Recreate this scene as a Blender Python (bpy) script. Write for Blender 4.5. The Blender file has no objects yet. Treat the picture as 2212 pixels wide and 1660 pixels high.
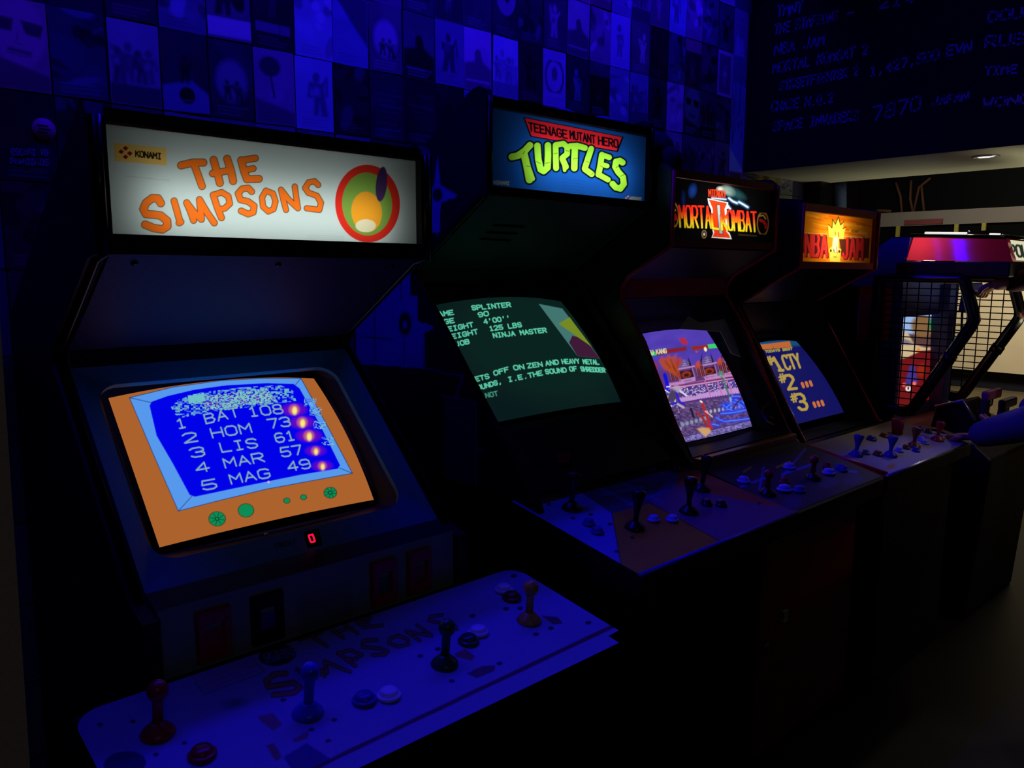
import bpy, math, random
import numpy as np
from mathutils import Vector, Matrix

# ------------------------------------------------------------------ camera
W_PX, H_PX, F_PX = 2212.0, 1660.0, 1700.0
CX, CY = W_PX / 2, H_PX / 2
EYE = 1.55                                   # camera height; z below is given relative to the eye and lifted on build
YAW, PITCH, ROLL = [math.radians(a) for a in (42.47, 8.096, 0.26)]
_f = np.array([math.sin(YAW) * math.cos(PITCH), math.cos(YAW) * math.cos(PITCH), -math.sin(PITCH)])
_r0 = np.array([math.cos(YAW), -math.sin(YAW), 0.0])
_u0 = np.cross(_r0, _f)
_r = _r0 * math.cos(ROLL) + _u0 * math.sin(ROLL)
_u = -_r0 * math.sin(ROLL) + _u0 * math.cos(ROLL)

sc = bpy.context.scene
COL = sc.collection
cam_d = bpy.data.cameras.new('camera')
cam_d.sensor_fit = 'HORIZONTAL'
cam_d.sensor_width = 36.0
cam_d.lens = 36.0 * F_PX / W_PX
cam_d.clip_start = 0.02
cam = bpy.data.objects.new('camera', cam_d)
COL.objects.link(cam)
M = Matrix.Identity(4)
for i in range(3):
    M[i][0], M[i][1], M[i][2] = _r[i], _u[i], -_f[i]
M[2][3] = EYE
cam.matrix_world = M
sc.camera = cam

# ------------------------------------------------------------------ world, exposure, room and fill lights
sc.view_settings.view_transform = 'Standard'
sc.view_settings.look = 'None'
sc.view_settings.exposure = 0.0
sc.view_settings.gamma = 1.0
sc.view_settings.use_curve_mapping = False
sc.cycles.use_denoising = True
sc.cycles.max_bounces = 6
wd = bpy.data.worlds.new('dark_room')
sc.world = wd
wd.use_nodes = True
wd.node_tree.nodes['Background'].inputs[0].default_value = (0.25, 0.22, 0.6, 1)
wd.node_tree.nodes['Background'].inputs[1].default_value = 0.0016


def area(name, loc, size, power, col, rot=(0, 0, 0), spread=180):
    d = bpy.data.lights.new(name, 'AREA')
    d.shape = 'RECTANGLE'
    d.size, d.size_y = size
    d.energy = power
    d.color = col
    d.spread = math.radians(spread)
    o = bpy.data.objects.new(name, d)
    o.location = (loc[0], loc[1], loc[2] + EYE)
    o.rotation_euler = [math.radians(a) for a in rot]
    COL.objects.link(o)
    return o


BLUE = (0.012, 0.0, 1.0)
# blue tubes along the ceiling close to the poster wall
area('blue_tube_lamp_a', (1.15, 1.85, 1.50), (2.7, 0.05), 36.0, BLUE, (-40, 0, 0))
area('blue_tube_lamp_b', (2.15, 1.99, 1.50), (2.9, 0.05), 7.0, BLUE, (30, 0, 0), 150)
# faint unseen fill light added behind the viewer
area('fill_light_behind', (-0.6, -2.2, 1.3), (1.6, 0.6), 1.0, (1.0, 0.90, 0.82), (50, 0, 0))
# warm light beyond the bulkhead: a far lamp, then unseen fills added
area('warm_lamp_far', (9.3, 1.6, 1.55), (2.0, 2.0), 40.0, (1.0, 0.82, 0.5), (0, 0, 0), 140)
area('warm_fill_board', (9.6, 3.0, 1.45), (0.6, 2.0), 48.0, (1.0, 0.88, 0.66), (0, -62, 0), 150)  # unseen fill added to brighten the pale board
area('warm_fill_soffit_deep', (4.62, 1.80, -0.25), (0.3, 0.3), 1.3, (1.0, 0.95, 0.66), (180, 0, 0), 165)  # unseen uplight added to brighten the soffit's inner end
area('warm_fill_soffit', (4.35, 0.75, -0.35), (0.4, 0.4), 8.5, (1.0, 0.95, 0.66), (180, 0, 0), 150)  # unseen uplight added to brighten the soffit


# ------------------------------------------------------------------ picture plane helpers


def proj(P):
    P = np.asarray(P, float)
    d = P @ _f
    return CX + F_PX * (P @ _r) / d, CY - F_PX * (P @ _u) / d


def ray(px, py):
    return _r * (px - CX) / F_PX - _u * (py - CY) / F_PX + _f


def on_x(p, x):
    d = ray(*p)
    return d * (x / d[0])


def on_y(p, y):
    d = ray(*p)
    return d * (y / d[1])


def on_z(p, z):
    d = ray(*p)
    return d * (z / d[2])


def on_plane(p, a, b):
    """point of a plane that runs along x and through the profile points a, b (y, z)"""
    d = ray(*p)
    n = np.array([0, b[1] - a[1], -(b[0] - a[0])])
    return d * ((n @ np.array([0, a[0], a[1]])) / (n @ d))


# ------------------------------------------------------------------ materials
def lin(c):
    c = np.asarray(c, float) / 255.0
    return np.where(c <= 0.04045, c / 12.92, ((c + 0.055) / 1.055) ** 2.4)


def mat(name, col, rough=0.6, metal=0.0, spec=0.3, emit=None, strength=1.0, noise=0.0, scale=30.0, bump=0.0):
    m = bpy.data.materials.new(name)
    m.use_nodes = True
    nt = m.node_tree
    b = nt.nodes['Principled BSDF']
    c = (*[float(v) for v in lin(col)], 1)
    b.inputs['Base Color'].default_value = c
    b.inputs['Roughness'].default_value = rough
    b.inputs['Metallic'].default_value = metal
    b.inputs['Specular IOR Level'].default_value = spec
    if emit is not None:
        b.inputs['Emission Color'].default_value = (*[float(v) for v in lin(emit)], 1)
        b.inputs['Emission Strength'].default_value = strength
    if noise or bump:
        tc = nt.nodes.new('ShaderNodeTexCoord')
        n = nt.nodes.new('ShaderNodeTexNoise')
        n.inputs['Scale'].default_value = scale
        n.inputs['Detail'].default_value = 6
        nt.links.new(tc.outputs['Object'], n.inputs['Vector'])
        if noise:
            mx = nt.nodes.new('ShaderNodeMix')
            mx.data_type = 'RGBA'
            mx.blend_type = 'MULTIPLY'
            mx.inputs[0].default_value = noise
            mx.inputs[6].default_value = c
            nt.links.new(n.outputs['Fac'], mx.inputs[7])
            nt.links.new(mx.outputs[2], b.inputs['Base Color'])
        if bump:
            bp = nt.nodes.new('ShaderNodeBump')
            bp.inputs['Strength'].default_value = bump
            bp.inputs['Distance'].default_value = 0.004
            nt.links.new(n.outputs['Fac'], bp.inputs['Height'])
            nt.links.new(bp.outputs['Normal'], b.inputs['Normal'])
    return m


def attr_mat(name, kind, rough=0.45, strength=1.0, spec=0.3):
    """printed sheet, backlit translucent sheet or lit screen, coloured by the artwork stored on its mesh"""
    m = bpy.data.materials.new(name)
    m.use_nodes = True
    nt = m.node_tree
    b = nt.nodes['Principled BSDF']
    out = nt.nodes['Material Output']
    a = nt.nodes.new('ShaderNodeAttribute')
    a.attribute_name = 'art'
    b.inputs['Roughness'].default_value = rough
    b.inputs['Specular IOR Level'].default_value = spec
    if kind == 'print':
        nt.links.new(a.outputs['Color'], b.inputs['Base Color'])
    elif kind == 'screen':
        b.inputs['Base Color'].default_value = (0.004, 0.005, 0.006, 1)
        nt.links.new(a.outputs['Color'], b.inputs['Emission Color'])
        b.inputs['Emission Strength'].default_value = strength
    else:
        t = nt.nodes.new('ShaderNodeBsdfTranslucent')
        nt.links.new(a.outputs['Color'], t.inputs['Color'])
        b.inputs['Base Color'].default_value = (0.01, 0.01, 0.01, 1)
        mx = nt.nodes.new('ShaderNodeMixShader')
        mx.inputs[0].default_value = 0.08
        nt.links.new(t.outputs[0], mx.inputs[1])
        nt.links.new(b.outputs[0], mx.inputs[2])
        nt.links.new(mx.outputs[0], out.inputs['Surface'])
    return m


MT = dict(
    black=mat('black_laminate', (16, 16, 20), 0.5, noise=0.4, scale=60),
    black_gloss=mat('black_gloss', (8, 8, 10), 0.2),
    rubber=mat('dark_bezel_plastic', (34, 132, 160), 0.55, bump=0.25, scale=500),
    navy=mat('navy_speaker_panel', (36, 40, 70), 0.55, bump=0.2, scale=300),
    white_box=mat('grey_light_box', (165, 167, 165), 0.7),
    wall=mat('dark_wall_paint', (30, 30, 48), 0.8, noise=0.5, scale=12),
    board=mat('blackboard_paint', (6, 6, 8), 0.85, noise=0.5, scale=8),
    chalk=mat('chalk', (135, 138, 160), 0.9),
    soffit=mat('off_white_soffit', (190, 188, 165), 0.7, noise=0.25, scale=4),
    ceil=mat('dark_ceiling', (20, 20, 24), 0.9),
    floor=mat('worn_beige_floor', (120, 108, 82), 0.75, noise=0.6, scale=7),
    floor_shaded=mat('shaded_floor', (9, 8, 10), 0.6, noise=0.6, scale=9),
    beige=mat('beige_plaster', (100, 96, 93), 0.8, noise=0.2, scale=5),
    pale=mat('pale_board', (240, 226, 196), 0.7, noise=0.25, scale=3),
    glass_dark=mat('dark_window_glass', (4, 6, 7), 0.6, spec=0.02),
    grey_post=mat('grey_post_paint', (240, 226, 205), 0.8, bump=0.2, scale=200, noise=0.3),
    red_trim=mat('red_edge_moulding', (200, 40, 42), 0.35),
    red_panel=mat('dark_red_panel', (165, 26, 32), 0.5, noise=0.3, scale=40),
    purple_trim=mat('purple_edge_moulding', (70, 60, 100), 0.4),
    dark_side=mat('dark_side_laminate', (22, 16, 22), 0.4, noise=0.4, scale=20),
    chrome=mat('chrome', (200, 200, 205), 0.15, metal=1.0),
    silver=mat('silver_edge', (190, 190, 200), 0.3, metal=0.8),
    brass=mat('brass_strip', (170, 130, 60), 0.35, metal=0.7),
    rail=mat('black_rail_tube', (14, 14, 16), 0.25, spec=0.5),
    wire=mat('black_wire', (10, 10, 12), 0.5),
    red_gloss=None,
    blue_panel=mat('blue_cabinet_panel', (70, 80, 150), 0.6),
    led=mat('red_led', (40, 0, 0), 0.4, emit=(255, 20, 70), strength=1.1),
    led_red=mat('red_lit_button', (60, 0, 5), 0.4, emit=(230, 20, 60), strength=0.8),
    tube=mat('glowing_white', (240, 240, 220), 0.4, emit=(235, 235, 205), strength=1.0),
    down=mat('downlight_lens', (255, 250, 235), 0.4, emit=(255, 248, 225), strength=3.0),
    skin=mat('skin', (176, 128, 100), 0.55),
    jacket=mat('blue_jacket_cloth', (66, 68, 130), 0.85, bump=0.4, scale=150),
    dark_cloth=mat('dark_cloth', (26, 24, 34), 0.9, bump=0.4, scale=120),
    maroon=mat('maroon_sleeve_cloth', (70, 26, 36), 0.9),
    jeans=mat('dark_jeans', (24, 28, 44), 0.9, bump=0.3, scale=150),
    hair=mat('dark_hair', (26, 20, 16), 0.6, bump=0.5, scale=180),
    shoe=mat('black_shoe', (18, 18, 20), 0.5),
    pink=mat('pink_plastic', (140, 60, 116), 0.35),
    gun_blue=mat('blue_plastic', (50, 44, 110), 0.35),
    card=mat('pale_green_card', (220, 228, 190), 0.7),
    yellow=mat('yellow_tag', (120, 112, 50), 0.6),
    sign_red=mat('red_sign', (88, 38, 42), 0.6),
    pinksticker=mat('pink_sticker', (220, 60, 150), 0.6),
    bag=mat('dark_blue_cloth', (70, 72, 120), 0.9, bump=0.6, scale=60),
    branch=mat('brown_branch', (58, 32, 14), 0.8),
    pipe=mat('blue_grey_pipe', (90, 110, 150), 0.4),
)
for k, c in dict(red=(180, 40, 34), blue=(40, 60, 190), green=(30, 110, 50), yellow=(216, 180, 60), white=(235, 235, 235),
                 dkblue=(40, 44, 150), brown=(140, 90, 30), crystal=(150, 160, 220), black=(20, 20, 24)).items():
    MT['p_' + k] = mat(k + '_plastic', c, 0.3, spec=0.5)
hm = MT['red_gloss'] = mat('glossy_red_hood', (190, 40, 62), 0.07, spec=0.7)
_t = hm.node_tree.nodes.new('ShaderNodeBsdfTranslucent'); _t.inputs[0].default_value = (0.75, 0.035, 0.06, 1)
_m = hm.node_tree.nodes.new('ShaderNodeMixShader'); _m.inputs[0].default_value = 0.55
hm.node_tree.links.new(_t.outputs[0], _m.inputs[1]); hm.node_tree.links.new(hm.node_tree.nodes['Principled BSDF'].outputs[0], _m.inputs[2])
hm.node_tree.links.new(_m.outputs[0], hm.node_tree.nodes['Material Output'].inputs['Surface'])
PRINT = attr_mat('printed_sheet', 'print', 0.5)
POSTER = attr_mat('poster_paper', 'print', 0.55)
GLOW = attr_mat('backlit_sheet', 'glow', 0.2)
SCREEN = attr_mat('lit_screen', 'screen', 0.35, 1.0, 0.15)

# ------------------------------------------------------------------ object helpers


def tag(o, label=None, cat=None, group=None, kind=None):
    if label: o['label'] = label
    if cat: o['category'] = cat
    if group: o['group'] = group
    if kind: o['kind'] = kind
    return o


def thing(name, label, cat, loc, group=None):
    o = bpy.data.objects.new(name, None)
    o.empty_display_size = 0.1
    o.location = (loc[0], loc[1], loc[2] + EYE)
    COL.objects.link(o)
    return tag(o, label, cat, group)


def root_loc(o):
    while o.parent: o = o.parent
    return np.array(o.location)


class MB:
    """collects shapes that become one mesh"""

    def __init__(s):
        s.v, s.f, s.sm = [], [], []

    def add(s, vs, fs, smooth=False):
        k = len(s.v)
        s.v += [tuple(float(c) for c in p) for p in vs]
        s.f += [tuple(i + k for i in f) for f in fs]
        s.sm += [smooth] * len(fs)
        return s

    def box(s, x0, x1, y0, y1, z0, z1):
        v = [(x, y, z) for z in (z0, z1) for y in (y0, y1) for x in (x0, x1)]
        return s.add(v, [(0, 2, 3, 1), (4, 5, 7, 6), (0, 1, 5, 4), (2, 6, 7, 3), (0, 4, 6, 2), (1, 3, 7, 5)])

    def prism(s, poly, x0, x1):
        n = len(poly)
        v = [(x0, y, z) for y, z in poly] + [(x1, y, z) for y, z in poly]
        f = [tuple(range(n)), tuple(range(2 * n - 1, n - 1, -1))]
        f += [(i, i + n, (i + 1) % n + n, (i + 1) % n) for i in range(n)]
        return s.add(v, f)

    def slab(s, pts, d):
        """planar polygon thickened by the vector d"""
        n = len(pts)
        p = [np.asarray(q, float) for q in pts]
        v = p + [q + np.asarray(d, float) for q in p]
        f = [tuple(range(n)), tuple(range(2 * n - 1, n - 1, -1))]
        f += [(i, i + n, (i + 1) % n + n, (i + 1) % n) for i in range(n)]
        return s.add(v, f)

    def tube(s, pts, r, seg=10, closed=False):
        P = [np.asarray(p, float) for p in pts]
        n = len(P)
        rs = r if hasattr(r, '__len__') else [r] * n
        vs, fs = [], []
        up = None
        for i in range(n):
            if closed:
                t = P[(i + 1) % n] - P[i - 1]
            else:
                t = P[min(i + 1, n - 1)] - P[max(i - 1, 0)]
            t = t / (np.linalg.norm(t) + 1e-12)
            if up is None:
                up = np.array([0, 0, 1.0]) if abs(t[2]) < 0.9 else np.array([1.0, 0, 0])
            a = np.cross(t, up); a /= np.linalg.norm(a) + 1e-12
            b = np.cross(a, t)
            up = b
            for k in range(seg):
                w = 2 * math.pi * k / seg
                vs.append(P[i] + rs[i] * (a * math.cos(w) + b * math.sin(w)))
        m = n if closed else n - 1
        for i in range(m):
            j = (i + 1) % n
            for k in range(seg):
                fs.append((i * seg + k, i * seg + (k + 1) % seg, j * seg + (k + 1) % seg, j * seg + k))
        if not closed:
            fs += [tuple(range(seg))[::-1], tuple((n - 1) * seg + k for k in range(seg))]
        return s.add(vs, fs, True)

    def lathe(s, prof, o, axis=(0, 0, 1), seg=24):
        ax = np.array(axis, float); ax /= np.linalg.norm(ax)
        t = np.array([1.0, 0, 0]) if abs(ax[0]) < 0.9 else np.array([0, 1.0, 0])
        a = np.cross(ax, t); a /= np.linalg.norm(a)
        b = np.cross(ax, a)
        o = np.asarray(o, float)
        vs, fs = [], []
        for r, h in prof:
            for k in range(seg):
                w = 2 * math.pi * k / seg
                vs.append(o + ax * h + max(r, 1e-5) * (a * math.cos(w) + b * math.sin(w)))
        for i in range(len(prof) - 1):
            for k in range(seg):
                fs.append((i * seg + k, i * seg + (k + 1) % seg, (i + 1) * seg + (k + 1) % seg, (i + 1) * seg + k))
        fs += [tuple(range(seg))[::-1], tuple((len(prof) - 1) * seg + k for k in range(seg))]
        return s.add(vs, fs, True)

    def ball(s, o, r, seg=20):
        rx = r if hasattr(r, '__len__') else (r, r, r)
        n = seg // 2
        vs, fs = [], []
        for i in range(n + 1):
            p = math.pi * i / n
            for k in range(seg):
                w = 2 * math.pi * k / seg
                vs.append((o[0] + rx[0] * math.sin(p) * math.cos(w), o[1] + rx[1] * math.sin(p) * math.sin(w), o[2] + rx[2] * math.cos(p)))
        for i in range(n):
            for k in range(seg):
                fs.append((i * seg + k, (i + 1) * seg + k, (i + 1) * seg + (k + 1) % seg, i * seg + (k + 1) % seg))
        return s.add(vs, fs, True)

    def build(s, name, m, parent=None, bev=0.0):
        me = bpy.data.meshes.new(name)
        off = root_loc(parent) if parent else np.zeros(3)
        me.from_pydata([(x - off[0], y - off[1], z + EYE - off[2]) for x, y, z in s.v], [], s.f)
        me.polygons.foreach_set('use_smooth', s.sm)
        me.materials.append(m)
        me.update()
        o = bpy.data.objects.new(name, me)
        COL.objects.link(o)
        if parent: o.parent = parent
        if bev:
            b = o.modifiers.new('soft_edges', 'BEVEL')
            b.width = bev; b.segments = 2; b.limit_method = 'ANGLE'
        return o


# ------------------------------------------------------------------ lettering and artwork
GLY = {
    'A': [[(0, 0), (2, 6), (4, 0)], [(.7, 2.1), (3.3, 2.1)]], 'B': [[(0, 0), (0, 6), (3, 6), (3.8, 4.6), (3, 3.2), (0, 3.2)], [(3, 3.2), (4, 1.6), (3, 0), (0, 0)]],
    'C': [[(4, 5), (3, 6), (1, 6), (0, 5), (0, 1), (1, 0), (3, 0), (4, 1)]], 'D': [[(0, 0), (0, 6), (2.6, 6), (4, 4.5), (4, 1.5), (2.6, 0), (0, 0)]],
    'E': [[(4, 6), (0, 6), (0, 0), (4, 0)], [(0, 3.1), (3.2, 3.1)]], 'F': [[(4, 6), (0, 6), (0, 0)], [(0, 3.1), (3.2, 3.1)]],
    'G': [[(4, 5), (3, 6), (1, 6), (0, 5), (0, 1), (1, 0), (3, 0), (4, 1), (4, 2.8), (2.2, 2.8)]], 'H': [[(0, 0), (0, 6)], [(4, 0), (4, 6)], [(0, 3), (4, 3)]],
    'I': [[(2, 0), (2, 6)], [(.8, 6), (3.2, 6)], [(.8, 0), (3.2, 0)]], 'J': [[(3.4, 6), (3.4, 1), (2.4, 0), (1, 0), (.2, 1.2)]],
    'K': [[(0, 0), (0, 6)], [(4, 6), (0, 2.6)], [(1.2, 3.6), (4, 0)]], 'L': [[(0, 6), (0, 0), (3.8, 0)]],
    'M': [[(0, 0), (0, 6), (2, 2.6), (4, 6), (4, 0)]], 'N': [[(0, 0), (0, 6), (4, 0), (4, 6)]],
    'O': [[(1, 0), (0, 1.2), (0, 4.8), (1, 6), (3, 6), (4, 4.8), (4, 1.2), (3, 0), (1, 0)]], 'P': [[(0, 0), (0, 6), (3, 6), (4, 5), (4, 3.8), (3, 2.8), (0, 2.8)]],
    'Q': [[(1, 0), (0, 1.2), (0, 4.8), (1, 6), (3, 6), (4, 4.8), (4, 1.2), (3, 0), (1, 0)], [(2.5, 1.5), (4.2, -.4)]],
    'R': [[(0, 0), (0, 6), (3, 6), (4, 5), (4, 3.8), (3, 2.8), (0, 2.8)], [(1.8, 2.8), (4, 0)]],
    'S': [[(4, 5), (3, 6), (1, 6), (0, 5), (0, 3.9), (1, 3.2), (3, 2.8), (4, 2), (4, 1), (3, 0), (1, 0), (0, 1)]], 'T': [[(0, 6), (4, 6)], [(2, 6), (2, 0)]],
    'U': [[(0, 6), (0, 1.2), (1, 0), (3, 0), (4, 1.2), (4, 6)]], 'V': [[(0, 6), (2, 0), (4, 6)]], 'W': [[(0, 6), (1, 0), (2, 4), (3, 0), (4, 6)]],
    'X': [[(0, 0), (4, 6)], [(0, 6), (4, 0)]], 'Y': [[(0, 6), (2, 3), (4, 6)], [(2, 3), (2, 0)]], 'Z': [[(0, 6), (4, 6), (0, 0), (4, 0)]],
    '0': [[(1, 0), (0, 1.2), (0, 4.8), (1, 6), (3, 6), (4, 4.8), (4, 1.2), (3, 0), (1, 0)]], '1': [[(.8, 4.8), (2, 6), (2, 0)], [(.8, 0), (3.2, 0)]],
    '2': [[(0, 5), (1, 6), (3, 6), (4, 5), (4, 3.8), (0, 0), (4, 0)]], '3': [[(0, 5.2), (1, 6), (3, 6), (4, 5), (4, 3.8), (3, 3.1), (1.6, 3.1)], [(3, 3.1), (4, 2.2), (4, 1), (3, 0), (1, 0), (0, .9)]],
    '4': [[(3, 0), (3, 6), (0, 1.8), (4, 1.8)]], '5': [[(4, 6), (.4, 6), (0, 3.2), (3, 3.4), (4, 2.4), (4, 1), (3, 0), (1, 0), (0, .9)]],
    '6': [[(3.6, 5.4), (2.6, 6), (1, 6), (0, 4.8), (0, 1.2), (1, 0), (3, 0), (4, 1.2), (4, 2.4), (3, 3.4), (.6, 3)]], '7': [[(0, 6), (4, 6), (1.6, 0)]],
    '8': [[(1, 3.1), (0, 2.2), (0, 1), (1, 0), (3, 0), (4, 1), (4, 2.2), (3, 3.1), (1, 3.1), (.3, 4), (.3, 5.2), (1.2, 6), (2.8, 6), (3.7, 5.2), (3.7, 4), (3, 3.1)]],
    '9': [[(.4, .6), (1.4, 0), (3, 0), (4, 1.2), (4, 4.8), (3, 6), (1, 6), (0, 4.8), (0, 3.6), (1, 2.7), (3.4, 3)]],
    '#': [[(1, 0), (1.6, 6)], [(2.6, 0), (3.2, 6)], [(0, 2), (4, 2)], [(.3, 4.2), (4.2, 4.2)]], '.': [[(1.8, 0), (2.2, .2)]], ',': [[(2.2, .8), (1.6, -.9)]],
    "'": [[(2, 6), (1.8, 4.4)]], '-': [[(.6, 3), (3.4, 3)]], '$': [[(4, 5), (3, 5.6), (1, 5.6), (0, 4.6), (1, 3.2), (3, 2.8), (4, 1.6), (3, .5), (1, .5), (0, 1)], [(2, -.4), (2, 6.4)]],
    ' ': [],
}


def text_lines(s, o, e, up, fill=0.76):
    """stroke letters laid from o to e along a baseline, cap height up (2D)"""
    o, e, up = (np.asarray(q, float) for q in (o, e, up))
    n = len(s)
    adv = (e - o) / n
    out = []
    for i, ch in enumerate(s):
        b = o + adv * (i + (1 - fill) / 2)
        for st in GLY.get(ch, []):
            out.append([tuple(b + adv * fill * (x / 4.0) + up * (y / 6.0)) for x, y in st])
    return out


class Art:
    """artwork kept as one colour per vertex of a fine grid; X, Y are drawing coordinates"""

    def __init__(s, X, Y, base, aa=1.0):
        s.X, s.Y, s.aa = X, Y, aa
        s.C = np.tile(lin(base), (len(X), 1))

    def _win(s, pts, pad):
        p = np.asarray(pts, float)
        return np.nonzero((s.X > p[:, 0].min() - pad) & (s.X < p[:, 0].max() + pad) & (s.Y > p[:, 1].min() - pad) & (s.Y < p[:, 1].max() + pad))[0]

    @staticmethod
    def _segd(x, y, a, b):
        dx, dy = b[0] - a[0], b[1] - a[1]
        t = np.clip(((x - a[0]) * dx + (y - a[1]) * dy) / (dx * dx + dy * dy + 1e-9), 0, 1)
        return np.hypot(x - a[0] - t * dx, y - a[1] - t * dy)

    def _mix(s, idx, a, col):
        c = col(s.X[idx], s.Y[idx]) if callable(col) else lin(col)
        s.C[idx] = s.C[idx] * (1 - a[:, None]) + c * a[:, None]

    def poly(s, pts, col, alpha=1.0, soft=None):
        so = soft or s.aa
        i = s._win(pts, so)
        if not len(i): return
        x, y = s.X[i], s.Y[i]
        ins = np.zeros(len(i), bool)
        d = np.full(len(i), 1e9)
        for k in range(len(pts)):
            a, b = pts[k - 1], pts[k]
            d = np.minimum(d, s._segd(x, y, a, b))
            if a[1] != b[1]:
                ins ^= ((a[1] > y) != (b[1] > y)) & (x < (b[0] - a[0]) * (y - a[1]) / (b[1] - a[1]) + a[0])
        sd = np.where(ins, d, -d)
        s._mix(i, np.clip(.5 + sd / so, 0, 1) * alpha, col)

    def stroke(s, pts, w, col, alpha=1.0, soft=None):
        so = soft or s.aa
        i = s._win(pts, w / 2 + so)
        if not len(i): return
        d = np.full(len(i), 1e9)
        for a, b in zip(pts[:-1], pts[1:]):
            d = np.minimum(d, s._segd(s.X[i], s.Y[i], a, b))
        s._mix(i, np.clip(.5 + (w / 2 - d) / so, 0, 1) * alpha, col)

    def ell(s, c, rx, ry, col, ang=0.0, alpha=1.0, soft=None, ring=None):
        so = soft or s.aa
        R = max(rx, ry) + so
        i = s._win([(c[0] - R, c[1] - R), (c[0] + R, c[1] + R)], 0)
        if not len(i): return
        ca, sa = math.cos(ang), math.sin(ang)
        dx, dy = s.X[i] - c[0], s.Y[i] - c[1]
        q = np.hypot((dx * ca + dy * sa) / rx, (-dx * sa + dy * ca) / ry)
        d = (1 - q) * min(rx, ry)
        if ring: d = ring / 2 - np.abs(d + ring / 2)
        s._mix(i, np.clip(.5 + d / so, 0, 1) * alpha, col)

    def text(s, t, o, e, up, w, col, alpha=1.0, fill=0.76):
        for st in text_lines(t, o, e, up, fill): s.stroke(st, w, col, alpha)

    def noise(s, pts, cols, seed, cell=2.0, dens=0.5):
        i = s._win(pts, 0)
        x, y = s.X[i], s.Y[i]
        ins = np.zeros(len(i), bool)
        for k in range(len(pts)):
            a, b = pts[k - 1], pts[k]
            if a[1] != b[1]:
                ins ^= ((a[1] > y) != (b[1] > y)) & (x < (b[0] - a[0]) * (y - a[1]) / (b[1] - a[1]) + a[0])
        i = i[ins]
        gx, gy = (s.X[i] / (cell * 1.6)).astype(int), (s.Y[i] / cell).astype(int)
        h = np.abs(np.sin(gx * 12.9898 + gy * 78.233 + seed) * 43758.5453) % 1.0
        for n, c in enumerate(cols):
            k = (h < dens * (n + 1) / len(cols)) & (h >= dens * n / len(cols))
            s.C[i[k]] = lin(c)


def sheet(name, fn, nu, nv, paint, m, parent, base, aa=1.0, local=None):
    """a surface fn(u, v) with artwork on it"""
    uu, vv = np.meshgrid(np.linspace(0, 1, nu), np.linspace(0, 1, nv))
    u, v = uu.ravel(), vv.ravel()
    P = fn(u, v)
    if local is None:
        X, Y = proj(P)
    else:
        X, Y = u * local[0], v * local[1]
    a = Art(X, Y, base, aa)
    if paint: paint(a)
    me = bpy.data.meshes.new(name)
    off = root_loc(parent) if parent else np.zeros(3)
    V = P + np.array([0, 0, EYE]) - off
    idx = np.arange(nu * nv).reshape(nv, nu)
    q = np.stack([idx[:-1, :-1], idx[:-1, 1:], idx[1:, 1:], idx[1:, :-1]], -1).reshape(-1, 4)
    me.vertices.add(len(V)); me.vertices.foreach_set('co', V.ravel())
    me.loops.add(q.size); me.loops.foreach_set('vertex_index', q.ravel())
    me.polygons.add(len(q))
    me.polygons.foreach_set('loop_start', np.arange(len(q)) * 4)
    me.polygons.foreach_set('loop_total', np.full(len(q), 4))
    me.polygons.foreach_set('use_smooth', np.ones(len(q), bool))
    me.update(calc_edges=True)
    at = me.attributes.new('art', 'FLOAT_COLOR', 'POINT')
    at.data.foreach_set('color', np.concatenate([a.C, np.ones((len(V), 1))], 1).ravel())
    me.materials.append(m)
    o = bpy.data.objects.new(name, me)
    COL.objects.link(o)
    if parent: o.parent = parent
    return o


def flat(p00, p10, p01):
    p00, p10, p01 = (np.asarray(q, float) for q in (p00, p10, p01))
    return lambda u, v: p00 + u[:, None] * (p10 - p00) + v[:, None] * (p01 - p00)


def crt(p00, p10, p01, bulge=0.03):
    """picture tube: the four corners lie on the frame, the middle swells out"""
    p00, p10, p01 = (np.asarray(q, float) for q in (p00, p10, p01))
    n = np.cross(p10 - p00, p01 - p00); n /= np.linalg.norm(n)

    def f(u, v):
        a, b = 2 * u - 1, 2 * v - 1
        # slightly barrel-shaped outline like a real tube
        aa = a * (1 + 0.018 * (1 - b * b)); bb = b * (1 + 0.03 * (1 - a * a))
        h = bulge * ((1 - a * a) * 0.6 + (1 - b * b) * 0.4)
        return p00 + ((aa + 1) / 2)[:, None] * (p10 - p00) + ((bb + 1) / 2)[:, None] * (p01 - p00) + h[:, None] * n
    return f


def scaled(ox, oy, k):
    return lambda *p: [(ox + a / k, oy + b / k) for a, b in p]


def konami_mark(a, c, r, k=1.0, col=(190, 30, 40)):
    x, y = c
    for dx, dy, in ((0, -1), (1, 0), (0, 1), (-1, 0)):
        qx, qy = x + dx * r * .62, y + dy * r * .62 + dx * r * 0.12
        a.poly([(qx - r * .42, qy), (qx - r * .05, qy - r * .36), (qx + r * .42, qy - r * .08), (qx + r * .08, qy + r * .36)], col)


# ------------------------------------------------------------------ the setting
def struct(name, mb, m, label=None, parent=None):
    o = mb.build(name, m, parent)
    if not parent: tag(o, label, None, None, 'structure')
    return o


struct('floor', MB().box(-2.5, 5.4, -4, 9, -1.65, -1.55), MT['floor_shaded'], 'shaded floor under the machines')  # near floor coloured almost black for the shade lying on it
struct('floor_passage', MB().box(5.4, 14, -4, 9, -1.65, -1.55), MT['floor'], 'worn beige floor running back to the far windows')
struct('ceiling', MB().box(-2.5, 14, -4, 9, 1.75, 1.85), MT['ceil'], 'dark ceiling')
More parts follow.
